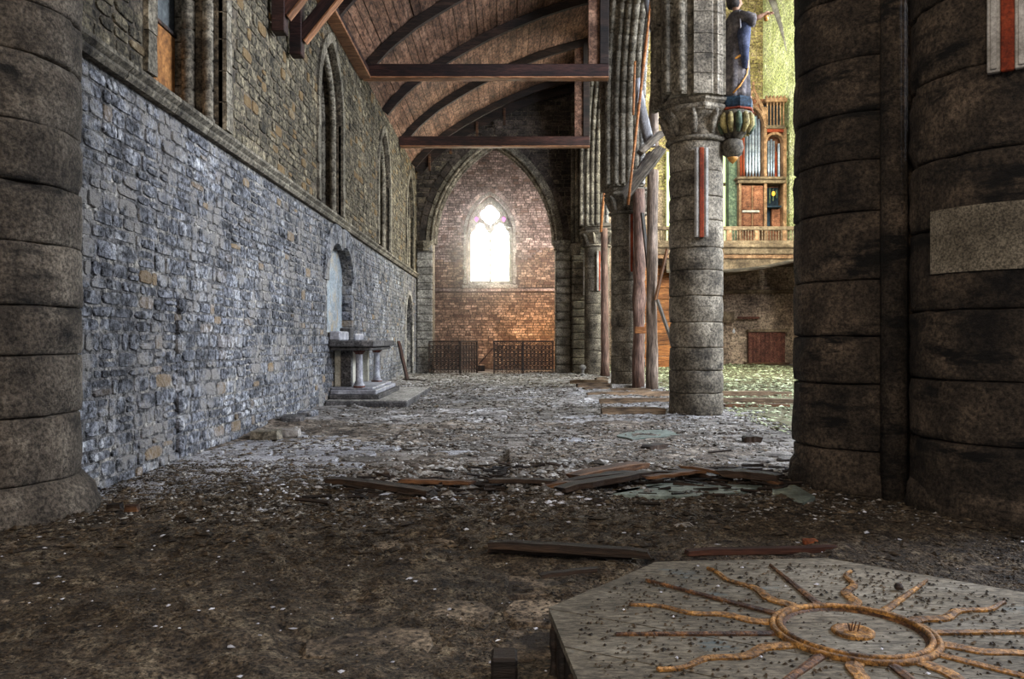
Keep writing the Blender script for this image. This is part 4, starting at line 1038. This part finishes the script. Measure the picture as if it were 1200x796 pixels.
# splinters in the heap
sp = MB()
for k in range(260):
    px = R.uniform(560, 930) if k % 3 else R.uniform(380, 640); p = gp(px, R.gauss(568, 10) if px > 560 else R.gauss(578, 10)); a = R.uniform(-.5, .5)+(PI if R.random() < .5 else 0); l = R.uniform(.06, .28)
    d = Vector((math.cos(a), math.sin(a)*1.0, R.uniform(-.1, .15)))*l; r = R.uniform(.006, .016)
    sp.tube([p+Vector((0, 0, .05)), p+d+Vector((0, 0, .06))], r, 4)
tag(sp.build('splinters', 'w_dark', floor), kind='stuff')
scatter(1500, (-1.3, 1.6), (6.6, 8.4), (.02, .05), 'lime_lumps', 'crumb_gray')
scatter(500, (-2.2, 1.2), (6.0, 7.2), (.015, .035), 'lime_lumps', 'white', dens=lambda X, Y: dmask(X, Y)*.6)
# plaster sheets
GS = 'flat greenish plaster sheets on the floor'
def sheet(pts, lb, m='teal', z=.012):
    P2 = [gp(x, y_) for x, y_ in pts]; c = sum(P2, Vector())/len(P2); out = []
    for i in range(len(P2)):
        a, b_ = P2[i], P2[(i+1) % len(P2)]
        for k in range(4):
            p = a.lerp(b_, k/4); out.append(((p.x-c.x)*R.uniform(.94, 1.03), (p.y-c.y)*R.uniform(.94, 1.03)))
    b = MB(); b.prism(out, lambda u, v: (u, v, -.03), lambda u, v: (u, v, z*.5)); o = b.build('plaster_sheet', m, fix=True); o.location = (c.x, c.y, .012 if c.y > 8 else .05); tag(o, lb, 'plaster', GS); return o
sheet([(618, 596), (700, 586), (800, 590), (870, 585), (900, 577), (800, 572), (760, 575), (690, 590), (640, 602)], 'long grey green plaster sheet in front of the broken planks')
sheet([(905, 592), (940, 600), (955, 590), (930, 575), (905, 580)], 'small grey green plaster sheet at the foot of the huge pier')
sheet([(722, 512), (740, 516), (800, 512), (782, 505), (740, 506)], 'pale plaster sheet before the grey column')
# tangle of pale fibres and small things
b = MB(); p = gp(797, 630)
for k in range(26):
    a = R.uniform(0, PI); l = R.uniform(.06, .16)
    b.tube([(0, 0, .06), (math.cos(a)*l*.5, R.uniform(-.04, .04), .05+R.uniform(-.01, .02)), (math.cos(a)*l, R.uniform(-.08, .08), .01)], .005, 4)
o = b.build('fibre_tuft', 'crumb_gray'); o.location = (p.x, p.y, .03); tag(o, 'pale fibrous tuft lying behind the octagon', 'debris')
for k, (px, py, s_, m, lb) in enumerate(((949, 645, .045, 'clay', 'small orange brick fragment behind the reddish bar'), (851, 645, .035, 'w_dark', 'small dark wooden chip behind the octagon edge'), (135, 602, .06, 'w_dark', 'dark lump beside the base of the round left column'), (155, 603, .05, 'w_brown', 'flat brown chip right of the dark lump by the column base'))):
    b = MB(); b.add(*VARS[k]); b.v = [(u*s_*2.2, v*s_*1.5, max(0, w_)*s_) for u, v, w_ in b.v]; o = b.build('brick_fragment' if k == 0 else 'wood_chip', m); o.location = gp(px, py)+Vector((0, 0, .025)); tag(o, lb, 'debris')

# ================================================================== OCTAGON WITH SUNBURST
OZ = .25; OC = Vector((1.26, 2.87)); OR = 1.145
octo = thing('octagonal_canopy', 'wooden octagonal canopy lying on the floor with a gilt sunburst', 'canopy', (OC.x, OC.y, 0))
rot0 = math.radians(95-22.5)
OV = [(OR*math.cos(rot0+k*PI/4), OR*math.sin(rot0+k*PI/4)) for k in range(8)]
ba = math.radians(-28); bn = (-math.sin(ba), math.cos(ba)); edges = [-1.2, -.86, -.55, -.22, .12, .45, .80, 1.2]
for a, c in zip(edges, edges[1:]):
    pp = clip(clip(OV, bn, c-.0025), (-bn[0], -bn[1]), -(a+.0025))
    if len(pp) > 2:
        j = R.uniform(-.002, .002); MB().prism(pp, lambda u, v: (u, v, OZ-.03), lambda u, v: (u, v, OZ+j)).build('deck_board', 'disc', octo, fix=True)
for k in range(8):
    a, c = Vector(OV[k]), Vector(OV[(k+1) % 8])
    q = [a, c, c*.965, a*.965]
    MB().prism([tuple(v*.992) for v in q], lambda u, v: (u, v, -.02), lambda u, v: (u, v, OZ-.03)).build('side_panel', 'w_dark', octo, fix=True)
    for f_ in (.15, .4, .65, .9):
        m_ = a.lerp(c, f_)*.996; MB().lathe([(.018, -.02), (.022, .04), (.012, .09), (.02, .15), (.018, OZ-.035)], (m_.x, m_.y, 0), 8).build('side_batten', 'w_dark', octo)
S = Vector((1.29-OC.x, 2.93-OC.y, OZ))
for r_, z_, m, nm in ((.285, .012, 'gilt', 'outer_ring'), (.262, .020, 'gilt', 'ring_moulding')):
    rr = .014 if nm == 'outer_ring' else .012
    MB().tube([(S.x+r_*math.cos(a*PI/32), S.y+r_*math.sin(a*PI/32), S.z+z_-.004) for a in range(65)], rr, 8, cap=False).build(nm, m, octo, smooth=True)
MB().lathe([(.29, 0), (.29, .008), (.272, .014), (.245, .012), (.238, .004)], tuple(S), 64, cap=False).build('ring_bed', 'gilt_dark', octo, smooth=True)
MB().lathe([(.240, 0), (.240, .004), (.0, .004)], tuple(S), 48, cap=False).build('centre_panel', 'disc', octo)
MB().lathe([(.074, 0), (.076, .010), (.060, .015), (.050, .007), (.0, .007)], (S.x, S.y, S.z+.004), 28, cap=False, wob=.01).build('boss', 'gilt', octo, smooth=True)
for k in range(5):
    a = R.uniform(0, 6.28); r = R.uniform(.0, .03); MB().tube([(S.x+r*math.cos(a), S.y+r*math.sin(a), S.z+.01), (S.x+r*math.cos(a)+R.uniform(-.01, .01), S.y+r*math.sin(a), S.z+.035+R.uniform(0, .012))], .0025, 5).build('nail', 'iron', octo)
for k in range(16):
    a = math.radians(k*22.5+1-(0 if k % 2 == 0 else 1)); wavy = k % 2 == 1; L0, L1 = .298, R.uniform(.88, .95) if not wavy else R.uniform(.84, .90)
    n = 2 if not wavy else 16; left = []; right = []
    rg = range(n+1)
    for i in rg:
        t_ = i/n; r = L0+(L1-L0)*t_; wd = (.019*(1-t_*.70)) if not wavy else (.026*(1-t_*.8)+.003)
        off = 0 if not wavy else .022*math.sin(t_*2*PI*2.1+k)*(1-.3*t_)*min(1, t_*6)
        left.append((r, off+wd)); right.append((r, off-wd))
    b = MB(); ca, sa = math.cos(a), math.sin(a); vs = []
    hh = .014
    for i in rg:
        for (r, o_), zz in ((left[i], 0), (left[i], hh*.6), ((left[i][0], (left[i][1]+right[i][1])/2), hh), (right[i], hh*.6), (right[i], 0)):
            vs.append((S.x+r*ca-o_*sa, S.y+r*sa+o_*ca, S.z+zz))
    fs = []
    for i in range(n):
        for j in range(4): fs.append((i*5+j, i*5+j+1, (i+1)*5+j+1, (i+1)*5+j))
    fs += [(0, 1, 2, 3, 4), tuple(n*5+j for j in range(5))[::-1]]
    b.add(vs, fs); b.build('ray', 'gilt' if (wavy or k in (0, 2, 14)) else 'gilt_dark', octo, fix=True)
# crumbs on the octagon
def on_octo(n, s0, s1, m, nm):
    b = MB()
    for k in range(n):
        a = R.uniform(0, 6.28); r = 1.0*math.sqrt(R.random()); x, y_ = r*math.cos(a), r*math.sin(a); s_ = R.uniform(s0, s1)
        vs = [(x+v[0]*s_*R.uniform(.5, 1.6), y_+v[1]*s_*R.uniform(.5, 1.6), OZ+.003+max(0, v[2])*s_) for v in OCT]
        b.add(vs, [tuple(f) for f in OCF.tolist()])
    tag(b.build(nm, m, octo), kind='stuff')
on_octo(2600, .002, .010, 'crumb', 'crumbs'); on_octo(26, .006, .011, 'white', 'white_chips')
o = MB().lathe([(.0, 0), (.016, .006), (.02, .018), (.012, .03), (0, .034)], (0, 0, 0), 12, cap=False).build('iron_ball', 'iron'); o.location = gp(1053, 692, OZ)+Vector((0, 0, 0)); tag(o, 'tiny black iron knob on the octagon beside a straight ray', 'ball')
o = MB().bbox((-.05, -.03, -.02), (.05, .09, .16), .01).build('wood_block', 'w_dark'); o.location = (gp(600, 800).x-.03, 2.95, 0); tag(o, 'small dark block against the left side of the octagon', 'block')

# ================================================================== STATUE AND CONSOLE
cc = Vector((4.05, 14.0, 5.62))
t = thing('statue_console', 'painted carved stone bracket under the statue on the grey column', 'bracket', (cc.x, cc.y, cc.z-1.05))
z1 = 1.05
MB().lathe([(.30, z1-.20), (.32, z1-.16), (.32, z1-.04), (.30, z1)], (0, 0, 0), 8).build('abacus', 'navy', t)
MB().lathe([(.31, z1-.235), (.33, z1-.225), (.33, z1-.20), (.31, z1-.19)], (0, 0, 0), 8).build('red_band', 'red', t)
MB().lathe([(.10, z1-.72), (.20, z1-.60), (.26, z1-.42), (.30, z1-.24)], (0, 0, 0), 16, wob=.05).build('bell', 'ashlar', t, smooth=True)
for k in range(9):
    a = -PI*.95+k*PI*1.15/8
    MB().tube([(.24*math.cos(a), .24*math.sin(a), z1-.62), (.31*math.cos(a), .31*math.sin(a), z1-.48), (.31*math.cos(a), .31*math.sin(a), z1-.34), (.28*math.cos(a), .28*math.sin(a), z1-.28)], [.03, .06, .05, .03], 7).build('leaf', 'green' if k % 3 == 0 else 'nave_brick', t, smooth=True)
MB().lathe([(.06, z1-1.05), (.16, z1-.98), (.20, z1-.86), (.17, z1-.74), (.10, z1-.70)], (-.04, 0, 0), 14).build('knop', 'ashlar', t, smooth=True)
MB().lathe([(.0, z1-1.14), (.07, z1-1.08), (.10, z1-1.02), (.06, z1-.97)], (-.04, 0, 0), 12, cap=False).build('pendant', 'gold', t, smooth=True)
# robed figure, looking to the right (+X)
st = thing('saint_statue', 'robed statue with outstretched arm on the painted bracket', 'statue', (cc.x, cc.y, cc.z))
H = 1.88; b = MB(); prof = []
keys = [(0, .20, .24), (.10, .20, .23), (.5, .18, .21), (.95, .165, .19), (1.10, .15, .17), (1.30, .155, .20), (1.45, .15, .235), (1.54, .11, .19), (1.58, .06, .075), (1.62, .055, .058), (1.66, .075, .068), (1.72, .100, .078), (1.78, .104, .082), (1.84, .085, .068), (1.88, .03, .03)]
n = 40; vs = []
for i, (z, rx, ry) in enumerate(keys):
    for j in range(n):
        th = 2*PI*j/n; fold = (1+.11*math.sin(th*9+z*1.4)*max(0, 1-z/1.45)+.05*math.sin(th*17)*max(0, 1-z/1.3))
        lean = .03*math.sin(z*1.5)
        wk = 1.30 if z < 1.35 else (1.15 if z < 1.5 else 1)
        x = rx*wk*fold*math.cos(th)+lean; y_ = ry*fold*math.sin(th)
        if 1.69 < z < 1.75 and abs(th) < .2: x += .025        # nose
        vs.append((x, y_, z))
fs = []
for i in range(len(keys)-1):
    for j in range(n): fs.append((i*n+j, i*n+(j+1) % n, (i+1)*n+(j+1) % n, (i+1)*n+j))
fs += [tuple(range(n))[::-1], tuple((len(keys)-1)*n+j for j in range(n))]
b.add(vs, fs); me = b.mesh('robe', 'robe', True); me.materials.append(MT['skin'])
for p in me.polygons:
    if p.center[2] > 1.57: p.material_index = 1
link('robed_body', me, st)
# outstretched arm with sleeve, hand and five fingers
MB().tube([(.02, -.18, 1.44), (.16, -.22, 1.38), (.24, -.24, 1.33), (.28, -.24, 1.33)], [.09, .10, .12, .11], 14).build('sleeve', 'robe', st, smooth=True)
MB().tube([(.20, -.10, 1.50), (.10, -.2, 1.1), (.12, -.2, .5)], [.07, .12, .05], 12).build('hanging_mantle', 'mantle', st, smooth=True)
arm = MB(); arm.tube([(.24, -.24, 1.34), (.36, -.26, 1.38), (.44, -.26, 1.42), (.50, -.26, 1.44), (.53, -.26, 1.44)], [.05, .042, .032, .042, .03], 12)
for k, (dy, l) in enumerate(((-.03, .07), (-.01, .085), (.01, .08), (.028, .065))):
    arm.tube([(.52, -.26+dy, 1.445), (.52+l*.55, -.26+dy*1.2, 1.45), (.52+l, -.26+dy*1.3, 1.432)], [.011, .010, .007], 6)
arm.tube([(.49, -.29, 1.43), (.515, -.315, 1.41), (.545, -.32, 1.395)], [.013, .011, .008], 6)
arm.build('forearm_and_hand', 'skin', st, smooth=True)
arm = MB(); arm.tube([(.0, .18, 1.44), (.10, .24, 1.25), (.22, .16, 1.20), (.27, .12, 1.22)], [.08, .08, .06, .03], 12)
for k in range(4): arm.tube([(.26, .12-.01*k, 1.23-.018*k), (.30, .09, 1.235-.018*k), (.29, .06, 1.23-.018*k)], [.011, .010, .008], 6)
arm.tube([(.25, .11, 1.24), (.27, .07, 1.27), (.28, .04, 1.27)], [.012, .011, .008], 6)
arm.build('bent_arm', 'skin', st, smooth=True)
o = MB().lathe([(.0, 0), (.03, .01), (.045, .05), (.035, .10), (.0, .11)], (.47, -.26, 1.30), 12, cap=False).build('gold_bell', 'gold', st, smooth=True); o['label'] = 'small gold vessel below the hand'
MB().lathe([(.085, 1.64), (.112, 1.70), (.118, 1.80), (.09, 1.88), (.02, 1.905)], (-.02, 0, 0), 20, wob=.03).build('hair', 'black_hair', st, smooth=True)
MB().tube([(.17*math.cos(a*PI/12)+.03, .20*math.sin(a*PI/12), .72+.10*math.cos(a*PI/12)) for a in range(25)], .022, 6, cap=False).build('sash', 'gold', st, smooth=True)
MB().tube([(.02, -.235, 1.50), (.04, -.235, 1.1), (.06, -.24, .75)], .012, 6).build('cord', 'white', st, smooth=True)
MB().tube([(.20, -.12, .66), (.16, -.20, .40), (.02, -.24, .18), (-.1, -.24, .05)], .016, 6).build('gold_hem', 'gold', st, smooth=True)
for sy in (-1, 1): 
    fb = MB(); fb.tube([(.10, sy*.08, .03), (.20, sy*.09, .03), (.27, sy*.09, .02)], [.04, .045, .02], 8); fb.build('foot', 'skin', st, smooth=True)

# ================================================================== ORGAN LOFT
gal = thing('organ_gallery', 'wooden gallery with balustrade carrying the organ', 'gallery', (0, 0, 0))
Yb = 37.0
zz = lambda y_, d: EYE+(HY-y_)*d/F
xx = lambda x, d: (x-VX)*d/F
gx0, gx1 = 6.5, 13.7
MB().bbox((gx0, Yb-.08, zz(270, Yb)), (gx1, Yb+.12, zz(265.5, Yb)), .02).build('handrail', 'oak_gray', gal)
MB().bbox((gx0, Yb-.06, zz(286, Yb)), (gx1, Yb+.12, zz(282, Yb)), .02).build('bottom_rail', 'oak_gray', gal)
x = gx0; k = 0
while x < gx1:
    if k % 10 == 0: MB().bbox((x-.07, Yb-.05, zz(282, Yb)), (x+.13, Yb+.09, zz(270, Yb)), .01).build('newel', 'organ', gal)
    else: MB().lathe([(.025, 0), (.035, .1), (.02, .2), (.04, .28), (.02, .36), (.03, .49)], (x+.03, Yb, zz(282, Yb)), 8).build('baluster', 'oak_gray', gal)
    x += .13; k += 1
MB().bbox((gx0, Yb-.18, zz(291, Yb)), (gx1, Yb+.2, zz(286, Yb)), .05).build('cornice', 'oak_gray', gal)
MB().bbox((gx0, Yb-.06, zz(298, Yb)), (gx1, Yb+.2, zz(291, Yb)), .02).build('frieze', 'oak_gray', gal)
MB().bbox((gx0, Yb+.02, zz(303, Yb)), (gx1, Yb+.2, zz(298, Yb)), .02).build('lower_beam', 'organ', gal)
MB().bbox((gx0, Yb+.02, zz(286, Yb)-.0), (gx1, 42.7, zz(284, Yb)), .02).build('deck', 'oak_gray', gal)
b = MB(); N = 16; f = lambda s_: zz(303, Yb)-.55*(1-((s_-.35)/.65)**2 if s_ > .35 else 1)
for i in range(N):
    a, c = 7.5+i*6.2/N, 7.5+(i+1)*6.2/N; za, zc = f(i/N), f((i+1)/N)
    b.add([(a, Yb+.1, zz(303, Yb)), (c, Yb+.1, zz(303, Yb)), (c, Yb+.1, zc), (a, Yb+.1, za), (c, 42, zc), (a, 42, za)], [(0,1,2,3), (3,2,4,5)])
b.build('plaster_cove', 'oak_gray', gal)
MB().tube([(7.5+i*6.2/N, Yb+.08, f(i/N)-.04) for i in range(N+1)], .09, 6).build('curved_brace', 'w_gray', gal)
# organ
D = 38.6
org = thing('organ', 'tall oak pipe organ with pointed bays standing on the gallery', 'organ', (0, 0, 0))
def ob(nm, x0, y0, x1, y1, dy0, dy1, m, par=org, bev=.015):
    return MB().bbox((xx(x0, D), D+dy0, zz(y1, D)), (xx(x1, D), D+dy1, zz(y0, D)), bev).build(nm, m, par)
ob('case_back', 866, 110, 922, 283, .8, 1.2, 'organ_door')
for a, c in ((866, 869), (895.5, 899), (918, 922)): ob('post', a, 150 if a > 900 else 125, c, 284, 0, .9, 'organ')
ob('side_panel', 856, 150, 866, 284, .3, .9, 'green')
ob('cornice', 862, 208, 920, 211, -.25, .9, 'oak_gray', bev=.03); ob('cornice_lower', 864, 211, 920, 215, -.12, .9, 'oak_gray')
dr = ob('door', 869, 217, 895, 266, .1, .2, 'organ_door')
for a, c, y0, y1 in ((870.5, 881, 219, 246), (883, 894, 219, 246), (870.5, 881, 250, 265), (883, 894, 250, 265)): ob('door_panel', a, y0, c, y1, .05, .12, 'organ_door', dr, .05)
ob('door_stile', 881.4, 217, 882.6, 266, .02, .12, 'organ', dr); ob('door_bar', 870, 246.5, 890, 249, -.02, .12, 'white_paint', dr)
ob('recess', 899, 217, 918, 266, .7, .75, 'navy'); ob('recess_shelf', 899, 241, 916, 243, .0, .7, 'navy')
ob('recess_side', 908, 243, 918, 266, .45, .7, 'organ_door')
l = MB().lathe([(0, 0), (.06, .03), (.09, .12), (.06, .22), (0, .24)], (xx(908, D), D+.2, zz(229, D)), 12, cap=False).build('lamp', 'glow_lamp', org, smooth=True)
for k in range(4): ob('green_slat', 900+k*4, 218+k, 901.4+k*4, 240-k*3, .3, .4, 'green')
# main pointed bay
P_ = lambda u, v, w_: Vector((u, D-w_, v))
bay = dict(u0=xx(873, D), u1=xx(895.5, D), v0=zz(207, D), vs=zz(150, D), va=zz(127, D))
voussoirs(bay, 0, .14, -.3, .05, P_, org, 'organ', n=6, name='arch_moulding')
ob('bay_jamb', 869, 150, 873, 208, 0, .5, 'organ')
for k in range(6):
    x = 875+k*3.6; ty = 150-19*math.sqrt(max(0, 1-((x-884.3)/12)**2))
    pz0, pz1 = zz(206, D), zz(ty, D)
    MB().lathe([(.02, pz0), (.06, pz0+.35), (.065, pz0+.4), (.065, pz1)], (xx(x, D), D+.45, 0), 12).build('organ_pipe', 'tin', org, smooth=True)
for s_ in (-1, 1):   # gable
    p0, p1 = (xx(884+s_*13, D), D, zz(135, D)), (xx(883, D), D, zz(103, D)); MB().tube([p0, p1], [.10, .06], 6).build('gable_moulding', 'organ', org)
MB().lathe([(.0, 0), (.10, .08), (.03, .16), (.09, .24), (.0, .42)], (xx(883, D), D, zz(104, D)), 8, cap=False).build('finial', 'organ', org)
MB().tube([(xx(883, D)+.2*math.cos(a*PI/8), D, zz(119, D)+.2*math.sin(a*PI/8)) for a in range(17)], .05, 6, cap=False).build('rosette', 'organ', org)
# right tower: upper slatted gallery and lower bay
ob('tower_rail', 898, 147, 920, 151, -.08, .8, 'oak_gray'); ob('tower_frieze', 899, 151, 919, 155, 0, .8, 'red'); ob('tower_top', 897, 115, 922, 120, -.1, .8, 'organ')
ob('tower_back', 898, 120, 920, 147, .5, .6, 'navy')
for k in range(6): ob('tower_slat', 899+k*3.8, 119, 900.3+k*3.8, 147, 0, .12, 'organ')
for k in range(6): ob('crenel', 897+k*4.2, 112.5, 899+k*4.2, 115, -.1, .1, 'organ')
bay2 = dict(u0=xx(899, D), u1=xx(917, D), v0=zz(207, D), vs=zz(166, D), va=zz(158, D))
voussoirs(bay2, 0, .12, -.3, .05, P_, org, 'organ', n=5, name='arch_moulding')
for k in range(4):
    x = 901+k*3.0; pz0, pz1 = zz(206, D), zz(161+abs(k-2)*2, D)
    MB().lathe([(.02, pz0), (.05, pz0+.3), (.055, pz0+.35), (.055, pz1)], (xx(x, D), D+.4, 0), 10).build('organ_pipe', 'tin', org, smooth=True)
ob('organ_pipe', 914.5, 166, 917, 206, .35, .45, 'tin'); ob('red_post', 910.8, 176, 913, 206, .3, .4, 'red')
for k in range(2): MB().lathe([(.05, 0), (.05, zz(160, D)-zz(207, D))], (xx(867.5+k*3.2, D), D-.12, zz(207, D)), 10).build('red_pipe', 'red', org, smooth=True)
# side stained window by the organ
wn2 = thing('window_6', None, None); tag(wn2, kind='structure')
for nm, a, c, m in (('pane', 846, 851, 'glow_green'), ('pane', 851.3, 854.5, 'glow'), ('pane', 855, 857, 'glow_red'), ('pane', 781, 790, 'glow_green')):
    MB().box((xx(a, 42.3), 42.25, zz(283, 42.3)), (xx(c, 42.3), 42.3, zz(178, 42.3))).build(nm, m, wn2)
for a in (851, 854.7, 845.5): MB().bbox((xx(a, 42.2), 42.15, zz(283, 42.2)), (xx(a+.6, 42.2), 42.3, zz(178, 42.2)), .005).build('mullion', 'oak_gray', wn2)
MB().bbox((xx(845, 42.2), 42.0, zz(218, 42.2)), (xx(860, 42.2), 42.3, zz(215, 42.2)), .01).build('transom', 'oak_gray', wn2)
# things on the nave wall
o = MB().bbox((-.35, -.05, -.3), (.25, .05, .3), .02).build('wall_cupboard', 'oak_gray'); o.location = (xx(855, 42.4), 42.4, zz(372, 42.4)); tag(o, 'small box fixed to the far nave wall beside the grey column', 'box')
o = MB().bbox((-.6, -.05, -.06), (.6, .05, .06), .02).build('wall_rail', 'wainscot'); o.location = (xx(877, 42.4), 42.4, zz(372.5, 42.4)); tag(o, 'short red rail on the far nave wall', 'rail')
o = MB().lathe([(0, 0), (.06, .04), (.08, .14), (.03, .2), (0, .3)], (0, 0, 0), 10, cap=False).build('white_figure', 'white', smooth=True); o.location = (xx(860, 42.2), 42.2, zz(391, 42.2)); tag(o, 'tiny white ornament below the small wall box', 'ornament')
bd = thing('boarded_screen', 'warm orange boarded screen seen between the trunks and the grey column', 'screen', (xx(776, 38), 38, 0))
for q in range(9): MB().bbox((-.9, -.04, q*.55), (1.0, .04, q*.55+.53), .02).build('screen_board', 'orange_wood', bd)
